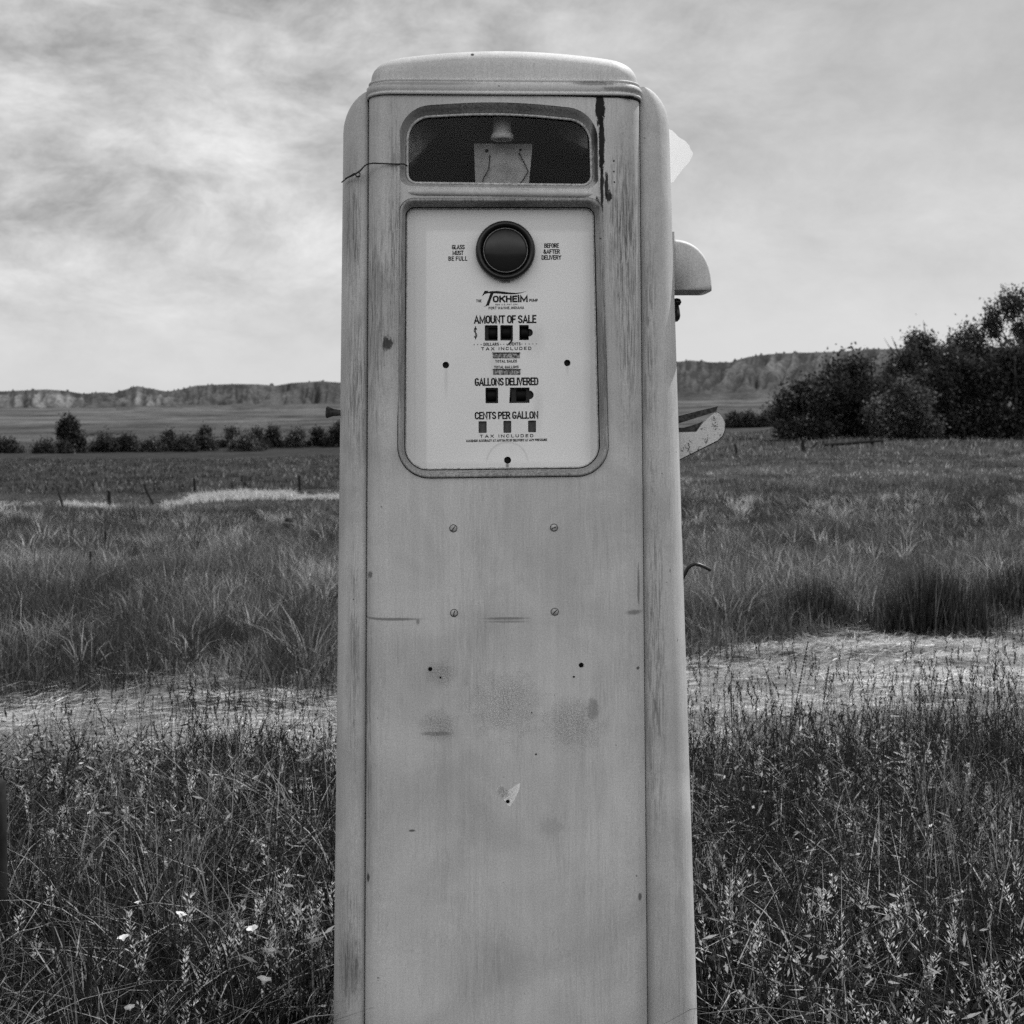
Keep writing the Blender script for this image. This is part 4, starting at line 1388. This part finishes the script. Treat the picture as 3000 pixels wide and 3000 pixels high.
# counter housing behind the openings
mb = MB(); mb.box((lx(895), YD + 0.012, lz(765)), (lx(1015), YD + 0.10, lz(606))); mb.build('counter_housing', M_black, pump)
mb = MB(); mb.box((lx(898), YD + 0.0045, lz(822)), (lx(1018), YD + 0.010, lz(790))); mb.build('price_card', M_card, pump)
mb = MB(); mb.box((lx(820), YD + 0.02, lz(895)), (lx(1100), YD + 0.022, lz(660))); mb.build('dial_backing', M_black, pump)
M_hole0 = simple('worn_black_wheel', 0.004, 0.6, 0.15)
# faint number wheels
for (u, v) in [(932, 627), (957, 626), (991, 626), (928, 746), (957, 746), (985, 745)]:
    mb = MB(); mb.lathe([(0.010, -0.0085), (0.0112, -0.0075), (0.0112, 0.0075), (0.010, 0.0085)], (lx(u), YD + 0.0150, lz(v)), (1, 0, 0), 24)
    mb.build('number_wheel', M_hole0, pump)
# totaliser strips in their slots
for (u0, u1, v0, v1) in [(930.7, 982.5, 665.5, 675), (931.2, 983.2, 697, 706.5)]:
    mb = MB(); mb.box((lx(u0), YD - 0.0004, lz(v1)), (lx(u1), YD + 0.001, lz(v0))); st = mb.build('totaliser_strip', M_mottle, pump)
    mb = MB(); mb.box((lx(u0 - 0.6), YD - 0.0016, lz(v0)), (lx(u1 + 0.6), YD + 0.001, lz(v0 - 1.6)))
    mb.build('slot_edge', M_ink, st)
# splinter of paper hanging from the cents window
mb = MB()
mb.add([(lx(968), YD - 0.0006, lz(638)), (lx(961), YD - 0.0006, lz(646)), (lx(957), YD - 0.001, lz(651)), (lx(964), YD - 0.001, lz(648)), (lx(969), YD - 0.0006, lz(641))], [(0, 1, 2, 3, 4)], False)
mb.build('torn_flap', M_ink, dial)

# sight glass: black bezel and dark dome
mb = MB()
o_ = (lx(955), YD, lz(471))
R = 56.5 * K
mb.lathe([(R * 0.97, 0.0), (R, 0.004), (R, 0.010), (R * 0.965, 0.0145), (R * 0.90, 0.0165), (R * 0.84, 0.0150), (R * 0.80, 0.011), (R * 0.795, 0.004)], o_, (0, -1, 0), 64)
sg = mb.build('sight_glass_bezel', M_black, pump)
mb = MB()
rd = R * 0.80
mb.lathe([(rd, 0.005)] + [(rd * math.cos(a), 0.006 + 0.014 * math.sin(a)) for a in [PI / 2 * k / 10 for k in range(1, 11)]], o_, (0, -1, 0), 64)
mb.build('sight_glass', M_sight, pump)
ringo = [(lx(955) + R * 0.735 * math.cos(t), lz(471) + R * 0.735 * math.sin(t)) for t in [2 * PI * j / 64 for j in range(64)]]
ring_bead(ringo, YD - 0.0140, 0.0006, 'glass_ring', M_steel, sg)


# lettering: drawn gothic capitals, each line one mesh
def arc(cx, cy, rx, ry, a0, a1, n=8):
    return [(cx + rx * math.cos(math.radians(a0 + (a1 - a0) * i / n)), cy + ry * math.sin(math.radians(a0 + (a1 - a0) * i / n))) for i in range(n + 1)]


_top = arc(0.5, 0.72, 0.5, 0.28, 180, 0)
_bot = arc(0.5, 0.28, 0.5, 0.28, 0, -180)
_S = arc(0.5, 0.75, 0.5, 0.25, 28, 200) + [(0.22, 0.57), (0.78, 0.43)] + arc(0.5, 0.25, 0.5, 0.25, 20, -152)
_C = arc(0.5, 0.72, 0.5, 0.28, 22, 180) + arc(0.5, 0.28, 0.5, 0.28, 180, 338)
GLY = {
    'A': (0.62, [[(0, 0), (0.5, 1), (1, 0)], [(0.17, 0.29), (0.83, 0.29)]]),
    'B': (0.50, [[(0, 0), (0, 1), (0.5, 1)] + arc(0.5, 0.77, 0.42, 0.23, 90, -90) + [(0, 0.54)], [(0.5, 0.54)] + arc(0.5, 0.27, 0.5, 0.27, 90, -90) + [(0, 0)]]),
    'C': (0.50, [_C]),
    'D': (0.52, [[(0, 0), (0, 1), (0.45, 1)] + arc(0.45, 0.72, 0.55, 0.28, 90, 0) + arc(0.45, 0.28, 0.55, 0.28, 0, -90) + [(0, 0)]]),
    'E': (0.42, [[(1, 1), (0, 1), (0, 0), (1, 0)], [(0, 0.52), (0.85, 0.52)]]),
    'F': (0.42, [[(1, 1), (0, 1), (0, 0)], [(0, 0.50), (0.85, 0.50)]]),
    'G': (0.54, [arc(0.5, 0.73, 0.5, 0.27, 32, 180) + arc(0.5, 0.27, 0.5, 0.27, 180, 350) + [(1, 0.42), (0.60, 0.42)]]),
    'H': (0.52, [[(0, 0), (0, 1)], [(1, 0), (1, 1)], [(0, 0.52), (1, 0.52)]]),
    'I': (0.0, [[(0.5, 0), (0.5, 1)]]),
    'K': (0.54, [[(0, 0), (0, 1)], [(1, 1), (0.05, 0.42)], [(0.38, 0.62), (1, 0)]]),
    'L': (0.42, [[(0, 1), (0, 0), (1, 0)]]),
    'M': (0.74, [[(0, 0), (0, 1), (0.5, 0.12), (1, 1), (1, 0)]]),
    'N': (0.56, [[(0, 0), (0, 1), (1, 0), (1, 1)]]),
    'O': (0.52, [_top + _bot + [_top[0]]]),
    'P': (0.48, [[(0, 0), (0, 1), (0.5, 1)] + arc(0.5, 0.73, 0.5, 0.27, 90, -90) + [(0, 0.46)]]),
    'R': (0.52, [[(0, 0), (0, 1), (0.5, 1)] + arc(0.5, 0.74, 0.46, 0.26, 90, -90) + [(0, 0.48)], [(0.5, 0.48), (1, 0)]]),
    'S': (0.50, [_S]),
    'T': (0.52, [[(0, 1), (1, 1)], [(0.5, 1), (0.5, 0)]]),
    'U': (0.52, [[(0, 1)] + arc(0.5, 0.28, 0.5, 0.28, 180, 360) + [(1, 1)]]),
    'V': (0.58, [[(0, 1), (0.5, 0), (1, 1)]]),
    'W': (0.84, [[(0, 1), (0.25, 0), (0.5, 0.9), (0.75, 0), (1, 1)]]),
    'X': (0.56, [[(0, 0), (1, 1)], [(0, 1), (1, 0)]]),
    'Y': (0.58, [[(0, 1), (0.5, 0.48), (1, 1)], [(0.5, 0.48), (0.5, 0)]]),
    '&': (0.60, [[(1, 0), (0.2, 0.72)] + arc(0.45, 0.82, 0.25, 0.18, 200, -20, 6) + [(0.1, 0.35)] + arc(0.42, 0.22, 0.36, 0.22, 160, 300, 6) + [(1, 0.42)]]),
    '$': (0.46, [_S, [(0.5, 1.14), (0.5, -0.14)]]),
    '.': (0.0, [[(0.5, 0.0), (0.5, 0.09)]]), ',': (0.0, [[(0.5, 0.06), (0.3, -0.12)]]), '-': (0.3, [[(0, 0.45), (1, 0.45)]]),
    '0': (0.48, [_top + _bot + [_top[0]]]), '1': (0.1, [[(0, 0.85), (1, 1), (1, 0)]]),
    '4': (0.52, [[(0.75, 0), (0.75, 1), (0, 0.28), (1, 0.28)]]),
    '5': (0.48, [[(0.9, 1), (0.1, 1), (0.05, 0.58)] + arc(0.5, 0.31, 0.5, 0.31, 110, -150)]),
    '6': (0.48, [arc(0.5, 0.72, 0.5, 0.28, 20, 180) + arc(0.5, 0.30, 0.5, 0.30, 180, 540, 14)]),
}


def ribbon(mb, pts, th, y):
    P = [Vector(p) for p in pts]
    P = [p for i, p in enumerate(P) if i == 0 or (p - P[i - 1]).length > 1e-7]
    closed = (P[0] - P[-1]).length < 1e-6 and len(P) > 3
    if closed: P = P[:-1]
    n = len(P)
    L = []; R_ = []
    for i, p in enumerate(P):
        d0 = (p - P[i - 1]).normalized() if (i or closed) else (P[1] - p).normalized()
        d1 = (P[(i + 1) % n] - p).normalized() if (i < n - 1 or closed) else d0
        t = d0 + d1
        if t.length < 1e-4: t = d1
        t.normalize()
        nn = Vector((-t.y, t.x))
        m = min(2.2, 1 / max(0.3, nn.dot(Vector((-d1.y, d1.x)))))
        e = Vector((0, 0))
        if not closed and i == 0: e = -d1 * th * 0.5
        if not closed and i == n - 1: e = d0 * th * 0.5
        L.append(p + e + nn * th * 0.5 * m); R_.append(p + e - nn * th * 0.5 * m)
    vs = [(v.x, y, v.y) for v in L] + [(v.x, y, v.y) for v in R_]
    fs = [(i, (i + 1) % n, n + (i + 1) % n, n + i) for i in range(n if closed else n - 1)]
    mb.add(vs, fs, False)


ROT = math.radians(0.62)


def letter(body, u0, u1, v0, v1, weight=0.16, gap=0.24, extra=None, parent=None):
    h = lz(v0) - lz(v1); w = lx(u1) - lx(u0)
    th = weight * h
    x = 0.0
    items = []
    for ch in body:
        if ch == ' ':
            x += 0.30; continue
        gw, st = GLY[ch]
        items.append((x, gw, st)); x += gw + gap
    tot = x - gap
    sx = (w - th) / tot; sz = h - th
    cx, cz = (lx(u0) + lx(u1)) / 2, (lz(v0) + lz(v1)) / 2
    mb = MB()
    for x0_, gw, st in items:
        for pl_ in st:
            q_ = []
            for a_, b_ in pl_:
                X = (x0_ + (a_ * gw if gw else 0.0)) * sx - (w - th) / 2
                Z = b_ * sz - sz / 2
                q_.append((cx + X * math.cos(ROT) - Z * math.sin(ROT), cz + X * math.sin(ROT) + Z * math.cos(ROT)))
            ribbon(mb, q_, th, YD - 0.0004)
    if extra: extra(mb)
    return mb.build('lettering', M_ink, parent or dial, fix=False)


letter('GLASS', 853.5, 877.8, 459.0, 467.8, 0.178)
letter('MUST', 854.7, 875.5, 470.1, 478.7, 0.178)
letter('BE FULL', 846.8, 882.9, 481.0, 489.6, 0.178, 0.36)
letter('BEFORE', 1029.4, 1057.2, 455.8, 464.4, 0.178)
letter('&AFTER', 1027.6, 1059.1, 467.1, 475.8, 0.178)
letter('DELIVERY', 1024.3, 1061.9, 478.4, 487.2, 0.178)
letter('1-401650', 944, 964, 528.2, 531.6, 0.15, 0.35)
letter('THE', 899.2, 909.7, 563.1, 568.3, 0.19)
letter('PUMP', 1000.5, 1016.8, 561.7, 567.3, 0.19)
letter('REG. U.S. PAT. OFF.', 936.1, 979.7, 571.2, 573.9, 0.2, 0.5)
letter('FORT WAYNE, INDIANA', 923, 990.7, 576.4, 581.5, 0.19, 0.34)
letter('AMOUNT OF SALE', 895, 1014, 593.0, 608.6, 0.178)


def swash(mb):
    # the big T of the name plate with its long flying bar, and the dots and tail of the word
    S = 300.0 / 1092.0 / 1.55280     # zoomed pixel -> 1932 px
    def q(x, y): return (lx(1350 / 1.5528 + x * S), YD - 0.0004, lz(820 / 1.5528 + y * S))
    topc = [(233, 160), (262, 104), (297, 103), (290, 115), (340, 108), (400, 106), (470, 114), (540, 124), (600, 126), (650, 122), (706, 108)]
    botc = [(236, 161), (262, 139), (285, 132), (300, 130), (340, 130), (400, 133), (470, 139), (540, 142), (600, 139), (655, 128), (707, 110)]
    vs = [q(*p) for p in topc] + [q(*p) for p in botc]
    n = len(topc)
    mb.add(vs, [(i, i + 1, n + i + 1, n + i) for i in range(n - 1)], False)
    a = [(324, 128), (312, 160), (296, 205), (284, 240), (272, 262), (252, 277)]
    b = [(356, 130), (342, 165), (326, 205), (314, 240), (306, 262), (292, 264)]
    vs = [q(*p) for p in a] + [q(*p) for p in b]
    mb.add(vs, [(i, i + 1, 6 + i + 1, 6 + i) for i in range(5)], False)
    c = [(622 + 8 * math.cos(t), 152 + 8 * math.sin(t)) for t in [2 * PI * k / 10 for k in range(10)]]
    mb.add([q(*p) for p in c], [tuple(range(10))], False)


letter('OKHEIM', 931, 997.6, 555.4, 568.4, 0.24, 0.26, swash)


def dots(xs_, y_):
    def f(mb):
        for x_ in xs_:
            cx, cz = lx(740.6 + x_ * 0.2333), lz(360.6 + (y_ - (x_ - 920) * 0.0125) * 0.2333)
            mb.add([(cx + 0.9 * K * math.cos(t), YD - 0.0004, cz + 0.9 * K * math.sin(t)) for t in [2 * PI * k / 10 for k in range(10)]], [tuple(range(10))], False)
    return f


letter('$', 895, 901.1, 616.5, 636.5, 0.075)
letter('DOLLARS', 913.2, 942.4, 645.2, 651, 0.19, 0.32, dots([663, 692, 720, 880, 905, 930], 1233))
letter('CENTS', 962.2, 983.9, 644.7, 650.5, 0.19, 0.32, dots([1053, 1083, 1113, 1143, 1173], 1233))
letter('TAX  INCLUDED', 908.6, 1004.2, 653.4, 659.4, 0.20, 0.46)
letter('TOTAL SALES', 935.4, 976.9, 677.8, 683.2, 0.2, 0.36)
letter('TOTAL GALLONS', 933.3, 980, 689.0, 694.4, 0.2, 0.34)
letter('GALLONS DELIVERED', 896.2, 1017.5, 711.9, 727.0, 0.178)
letter('CENTS PER GALLON', 896.2, 1017.3, 776.3, 790.7, 0.178)
letter('TAX  INCLUDED', 905.8, 1007.7, 819.8, 825.7, 0.20, 0.48)
letter('MAXIMUM ACCURACY AT ANY RATE OF DELIVERY AT ANY PRESSURE', 880, 1034, 828.8, 833.6, 0.2, 0.34)

# cap: arched crown over a double band
zb = lz(163)
wc = 255.0 * K
dep0, dep1 = -0.002, DEP + 0.002


def foot_ring(w, y0, y1, r, n=8):
    r = min(r, w * 0.98, (y1 - y0) * 0.49)
    out = []
    for cx, cy, a0 in [(w - r, y0 + r, -PI / 2), (w - r, y1 - r, 0), (-w + r, y1 - r, PI / 2), (-w + r, y0 + r, PI)]:
        for k in range(n + 1):
            a = a0 + PI / 2 * k / n
            out.append((cx + r * math.cos(a), cy + r * math.sin(a)))
    # extra points along the long front and back edges
    res = []
    for i, p in enumerate(out):
        q_ = out[(i + 1) % len(out)]
        res.append(p)
        if (i + 1) % (n + 1) == 0:
            for k in range(1, 16):
                res.append((p[0] + (q_[0] - p[0]) * k / 16, p[1] + (q_[1] - p[1]) * k / 16))
    return res


def crown(x):
    t = abs(x) / wc
    return (73.0 - 23.0 * t ** 1.9) * K


Rr = 33 * K
rings = []
for z0 in (0.0, 0.5):
    rings.append([(x, y, zb + (crown(x) - Rr) * z0) for x, y in foot_ring(wc, dep0, dep1, 0.045)])
for k in range(0, 9):
    a = PI / 2 * k / 8
    ins = Rr * (1 - math.cos(a))
    rg = []
    for x, y in foot_ring(wc - ins, dep0 + ins, dep1 - ins, max(0.045 - ins * 0.4, 0.012)):
        rg.append((x, y, zb + crown(x) - Rr + Rr * math.sin(a)))
    rings.append(rg)
for s in (0.8, 0.5, 0.2, 0.02):
    rg = []
    for x, y in foot_ring(wc - Rr, dep0 + Rr, dep1 - Rr, 0.03):
        ym = (dep0 + dep1) / 2
        X, Y_ = x * s, ym + (y - ym) * s
        rg.append((X, Y_, zb + crown(X)))
    rings.append(rg)
mb = MB(); mb.loft(rings, True, False, True)
cap = mb.build('cap', M_cap, pump)
# band of two rolled mouldings
mb = MB()
prof = []
for (v, e) in [(180, 2.0), (178.5, 4.0), (176.5, 4.2), (174.5, 3.4), (173.5, 1.8), (172.5, 2.6), (168, 4.6), (162, 4.8), (157.5, 3.6), (156, 1.6), (155, 2.6), (153, 3.6), (151, 3.0), (149.8, 0.5), (149, -3.0)]:
    w = (259.0 + e) * K if v > 160 else (256.5 + e) * K
    prof.append([(x, y, lz(v)) for x, y in foot_ring(w, -0.0035 - e * 0.0009, DEP + 0.004 + e * 0.0009, 0.05)])
mb.loft(prof)
mb.build('cap_band', M_cap, pump)

mb = MB(); mb.tube([(lx(1030 + 12 * i), -0.0012, lz(180.0 + 0.10 * i)) for i in range(15)] + [(x, y, lz(181.6)) for x, y in foot_ring(260.2 * K, -0.0012, DEP + 0.001, 0.046)[1:9]], [0.0003 + 0.0016 * min(1, i / 8) for i in range(23)], 6); mb.build('cap_seam', M_seam, pump)


# rounded side columns; width at every height taken from the measured outline
YAW = math.radians(2.2)
ROLL = math.radians(-0.13)
PM = Matrix.Translation((XP, D, 0)) @ Matrix.Rotation(YAW, 4, 'Z') @ Matrix.Rotation(ROLL, 4, 'Y')


def proj(p):
    q_ = PM @ Vector(p)
    f_ = F * 1932 / 3000
    return 966.0 + q_.x / q_.y * f_, 800.0 - (q_.z - H) / q_.y * f_


def col_ring(side, w, z, yf, yb_):
    b = hw(min(z, lz(179)))
    rg = [(side * (b + 0.001), yf + (0.024 if side > 0 else 0.012), z), (side * (b + 0.002), yf + 0.012, z)]
    for k in range(33):
        a = PI * k / 32
        c_, s_ = math.cos(a), math.sin(a)
        yy = (yf + yb_) / 2 - (yb_ - yf) / 2 * math.copysign(abs(c_) ** 0.60, c_)
        xx = b + 0.003 + (w - 0.003) * abs(s_) ** 0.80
        rg.append((side * xx, yy, z))
    return rg


def column(side, u_top, u_bot, vtop, R, name):
    mb = MB()
    yf, yb_ = (0.050 if side > 0 else 0.044), DEP - 0.03
    rings = []
    vs_ = [2080, 1900, 1600, 1300, 1000, 700, 500, 350, 280] + [vtop + R * (1 - math.sin(PI / 2 * k / 10)) for k in range(10)]
    for v in vs_:
        z = lz(v) if v < 2080 else 0.06
        lin = u_top + (u_bot - u_top) * (v - 200) / 1700.0
        if v < vtop + R:
            q_ = (vtop + R - v) / R
            edge0 = 955 + side * 258
            lin = edge0 + (lin - edge0) * (0.16 + 0.84 * math.sqrt(max(0, 1 - q_ * q_)))
        lo, hi = -0.05, 0.25
        for _ in range(30):
            m_ = (lo + hi) / 2
            us = [proj(p)[0] for p in col_ring(side, m_, z, yf, yb_)]
            far = max(us) if side > 0 else min(us)
            if (far < lin) == (side > 0): lo = m_
            else: hi = m_
        rings.append(col_ring(side, (lo + hi) / 2, z, yf, yb_))
    mb.loft(rings, False)
    mb.add(rings[-1][2:], [tuple(range(33))], False)
    return mb.build(name, M_side, pump)


column(-1, 648, 630, 164, 62, 'side_column')
column(1, 1262, 1313, 149, 62, 'side_column')
mb = MB()
mb.loft([[(x, y, z) for x, y in foot_ring(0.335, -0.03, DEP + 0.03, 0.04)] for z in (-0.05, 0.058)] + [[(x, y, 0.062) for x, y in foot_ring(0.331, -0.026, DEP + 0.026, 0.04)]], True, False, True)
mb.build('base_plinth', M_body, pump)

# slotted screws and empty holes in the lower panel
M_screw = simple('painted_screw', 0.40, 0.5, 0.3, 0, 0.35, 400)
M_hole = simple('hole_black', 0.006, 0.9, 0.05)
for i, (u, v) in enumerate([(855, 996.5), (1045, 996), (856, 1156), (1046, 1155)]):
    mb = MB()
    mb.lathe([(6.4 * K, 0.0), (6.2 * K, 0.0014), (5.0 * K, 0.0030), (2.6 * K, 0.0040), (0.0, 0.0043)], (lx(u), 0.0, lz(v)), (0, -1, 0), 20)
    scw = mb.build('screw', M_screw, pump)
    mb = MB(); mb.lathe([(7.6 * K, 0.0003), (7.2 * K, 0.0008), (6.0 * K, 0.0008)], (lx(u), 0.0, lz(v)), (0, -1, 0), 20); mb.build('screw_shadow_ring', M_rust, scw)  # dark ring drawn as the shadow around the screw head
    mb = MB()
    a = [0.9, 0.4, 1.35, 0.8][i]
    c_, s_ = math.cos(a), math.sin(a)
    L_, w_ = 5.0 * K, 0.8 * K
    vs = [(lx(u) + x_ * c_ - z_ * s_, y_, lz(v) + x_ * s_ + z_ * c_) for y_ in (-0.0046, -0.002) for x_, z_ in ((-L_, -w_), (L_, -w_), (L_, w_), (-L_, w_))]
    mb.add(vs, [(0, 1, 2, 3), (4, 5, 1, 0), (5, 6, 2, 1), (6, 7, 3, 2), (7, 4, 0, 3)], False)
    mb.build('screw_slot', M_black, scw)
for (u, v, r) in [(811, 1261, 4.0), (1096, 1256, 4.6), (830, 1277, 1.8), (1082, 1278, 1.8), (956.5, 1512, 3.6), (1002, 1345, 1.2)]:
    mb = MB()
    mb.lathe([(r * K, 0.0006), (r * K * 0.92, 0.0012), (r * K * 0.75, 0.0008), (0.0, 0.0007)], (lx(u), 0.0, lz(v)), (0, -1, 0), 16)
    mb.build('screw_hole', M_hole, pump)
# pale remnant of a glued label
M_rem = paint_mat('label_remnant', 0.88, [(946, 1494, 9, 12, 2.5, 0.4, 0.55)], [(950, 1500, 20, 18)], 0.8)
mb = MB()
hp = [(934, 1492), (938, 1486), (944, 1481), (949, 1484), (956, 1492), (963, 1489), (970, 1483), (980, 1478), (979, 1488), (974, 1500), (968, 1512), (961, 1522), (956, 1519), (952, 1512), (944, 1506), (938, 1499)]
mb.mesh(plate([[(lx(u), lz(v)) for u, v in hp]], -0.0004, 0.0))
mb.build('label_remnant', M_rem, pump)


# things on the right flank, measured at their own depth
def rp(u, v, y):
    """pump-local point that falls on pixel (u, v) of the 1932 px view at local depth y"""
    f_ = F * 1932 / 3000
    x_, z_ = lx(u), lz(v)
    for _ in range(6):
        a_, b_ = proj((x_, y, z_))
        x_ += (u - a_) * (D + y) / f_
        z_ -= (v - b_) * (D + y) / f_
    return Vector((x_, y, z_))


# nozzle hood
mb = MB()
y0, y1 = 0.125, 0.245
NP = 26
rings = []
A = rp(1272, 448, y0); Bt = rp(1347, 547, y0)
x0, zt_, x1, zb_ = A.x, A.z, Bt.x, Bt.z
for k in range(0, 17):
    a = -PI / 2 + PI * k / 16
    ins = 0.15 * (1 - abs(math.cos(a)) ** 0.55)
    yy = (y0 + y1) / 2 + (y1 - y0) / 2 * math.copysign(abs(math.sin(a)) ** 0.75, math.sin(a))
    rg = [(x0, yy, zt_ + 0.0 - ins * 0.1)]
    for j in range(NP + 1):
        t = PI / 2 * (1 - j / NP)
        X = x0 + (x1 - x0) * (1 - ins) * abs(math.cos(t)) ** 0.92
        Z = zb_ + (zt_ - zb_) * (1 - ins) * abs(math.sin(t)) ** 0.80
        rg.append((X, yy, Z))
    rings.append(rg[1:])
mb.loft(rings, False)
# flat cheeks with an inner edge: fan from the lower inner corner
for rg in (rings[0], rings[-1]):
    c = (x0, rg[0][1], zb_)
    vs = [c] + list(rg)
    mb.add(vs, [(0, i, i + 1) for i in range(1, len(rg))], True)
hood = mb.build('nozzle_hood', M_cap, pump)
import bmesh as _bm
b_ = _bm.new(); b_.from_mesh(hood.data); _bm.ops.remove_doubles(b_, verts=b_.verts, dist=1e-5); _bm.ops.recalc_face_normals(b_, faces=b_.faces); b_.to_mesh(hood.data); b_.free()
sm = hood.modifiers.new('thickness', 'SOLIDIFY'); sm.thickness = 0.0022; sm.offset = -1
mb = MB(); mb.box((x0, y0 + 0.006, zb_ + 0.0012), (x1 - 0.010, y1 - 0.006, zb_ + 0.004)); mb.build('hood_painted_shade', M_black, hood)  # black sheet closing the open bottom, put in as the shade inside the hood
mb = MB(); mb.box((x0 - 0.006, y0 - 0.006, zb_ - 0.014), (x0 - 0.0005, y1 + 0.006, zt_ + 0.010)); mb.build('hood_flange', M_cap, hood)
mb = MB()
cb_ = rp(1277, 570, 0.17)
mb.lathe([(0.0, -0.010), (0.006, -0.007), (0.0075, 0.0), (0.006, 0.006), (0.0, 0.009)], cb_, (1, 0, 0), 16)
mb.build('pivot_bolt', M_black, pump)
mb = MB()
c0 = rp(1276, 590, 0.17)
mb.loft([[c0 + Vector((0.008 * s_ * math.cos(t) * 0.9, 0.02 * s_ * math.sin(t), dz_)) for t in [2 * PI * j / 14 for j in range(14)]]
         for dz_, s_ in [(0.021, 0.2), (0.015, 0.6), (0.004, 0.85), (-0.006, 1.0), (-0.013, 0.8), (-0.017, 0.3)]], True, True, True)
mb.build('lever_knob', M_black, pump)

# nozzle bracket: two plates and a dark flange
YB = 0.20
def bp_(x_, y_, d=YB):
    S = 250.0 / 1932.0 / 1.5528
    return rp(1930 / 1.5528 + x_ * S, 1150 / 1.5528 + y_ * S, d)
pts = [(330, 910), (480, 905), (850, 895), (1000, 690), (1180, 520), (1300, 432), (1390, 490), (1460, 590), (1495, 700), (1490, 860), (1440, 980), (1330, 1085), (900, 1300), (500, 1500), (330, 1585)]
o2 = [(bp_(*p).x, bp_(*p).z) for p in pts]
mb = MB(); mb.mesh(plate([o2], YB, YB + 0.003))
brk = mb.build('nozzle_bracket', M_brk, pump)
edge = [bp_(*p) for p in pts[5:]]
mb = MB(); mb.tube([p + Vector((0, 0.0045, 0)) for p in edge], 0.0024, 6); mb.build('bracket_rim', M_rust, brk)
mb = MB()
f0, f1 = bp_(330, 560, YB), bp_(1340, 310, YB)
f2, f3 = bp_(330, 740, YB + 0.002), bp_(1300, 435, YB + 0.002)
bk = Vector((0, 0.055, 0.0))
rA = [f0, f0 + bk, f2 + bk, f2]
rB = [f1, f1 + bk, f3 + bk, f3]
mb.loft([rA, rB], True, True, True, False)
mb.build('bracket_flange', M_rust, brk)
mb = MB()
n_ = [(330, 800), (560, 800), (900, 700), (1000, 650), (850, 880), (480, 895), (330, 900)]
mb.mesh(plate([[(bp_(*p, YB + 0.012).x, bp_(*p, YB + 0.012).z) for p in n_]], YB + 0.010, YB + 0.012))
mb.build('bracket_inner_plate', M_rust, brk)
for (x_, y_) in [(1250, 580), (650, 1215)]:
    c = bp_(x_, y_)
    mb = MB(); mb.lathe([(0.0052, 0.0), (0.0050, 0.0014), (0.003, 0.0024), (0.0, 0.0027)], c, (0, -1, 0), 16); mb.build('rivet', M_brk, brk)

# hose hook
YH = 0.20
mb = MB()
mb.tube([rp(u, v, YH) for u, v in [(1272, 1110), (1284, 1098), (1291, 1085), (1297, 1073), (1303, 1067), (1311, 1064), (1320, 1066), (1330, 1070), (1341, 1076)]], 0.0036, 10)
mb.build('hose_hook', M_black, pump)

# knob on the left flank
mb = MB()
ck = rp(640, 779, 0.12)
mb.lathe([(0.0055, -0.02), (0.0055, 0.001), (0.0062, 0.004), (0.0066, 0.010), (0.0085, 0.016), (0.0105, 0.020), (0.0110, 0.0225), (0.0090, 0.0245), (0.0, 0.0248)], ck, (-1, 0, 0.05), 24)
mb.build('side_knob', M_rust, pump)

# broken milky glass shade showing behind the right column
mb = MB()
pg = [(1240, 236), (1268, 246), (1281, 259), (1293, 266), (1300, 274), (1303, 282), (1307, 288), (1307, 293), (1303, 301), (1299, 308), (1292, 315), (1284, 325), (1276, 335), (1271, 343), (1240, 356)]
ym = 0.30
mb.add([rp(u, v, ym) for u, v in pg], [tuple(range(len(pg)))], False)
mb.build('glass_shade', M_milk, pump)

# twisted wire tied around the top of the pump
wr = MB()
pw = [(769, 311.5, 0.012), (764, 311.5, -0.006), (750, 311.5, -0.004), (725, 310.5, -0.004), (705, 310, -0.0035), (695, 311, 0.000), (687, 314, 0.012), (680, 317.5, 0.028), (674, 320, 0.036), (666, 325, 0.040), (655, 328, 0.046), (648, 330, 0.060), (641, 332, 0.075)]
wr.tube([(lx(u), y_, lz(v)) for u, v, y_ in pw], 0.0013, 6)
pw = [(690, 313, 0.006), (683, 318.5, 0.022), (678, 321, 0.030), (673, 323, 0.034), (667, 323, 0.038), (661, 326, 0.042), (650, 329, 0.055)]
wr.tube([(lx(u), y_ - 0.004, lz(v)) for u, v, y_ in pw], 0.0011, 6)
wr.tube([(lx(675.5 + 4.2 * math.cos(t)), 0.030 - 0.0008 * t, lz(326 + 4.2 * math.sin(t))) for t in [0.3 + 2 * PI * 1.3 * k / 22 for k in range(23)]], 0.0011, 6)
wo_ = wr.build('tie_wire', M_black)
wo_.location = pump.location; wo_.rotation_euler = pump.rotation_euler
tag(wo_, 'thin black twisted wire tied across the upper left of the pump', 'wire')
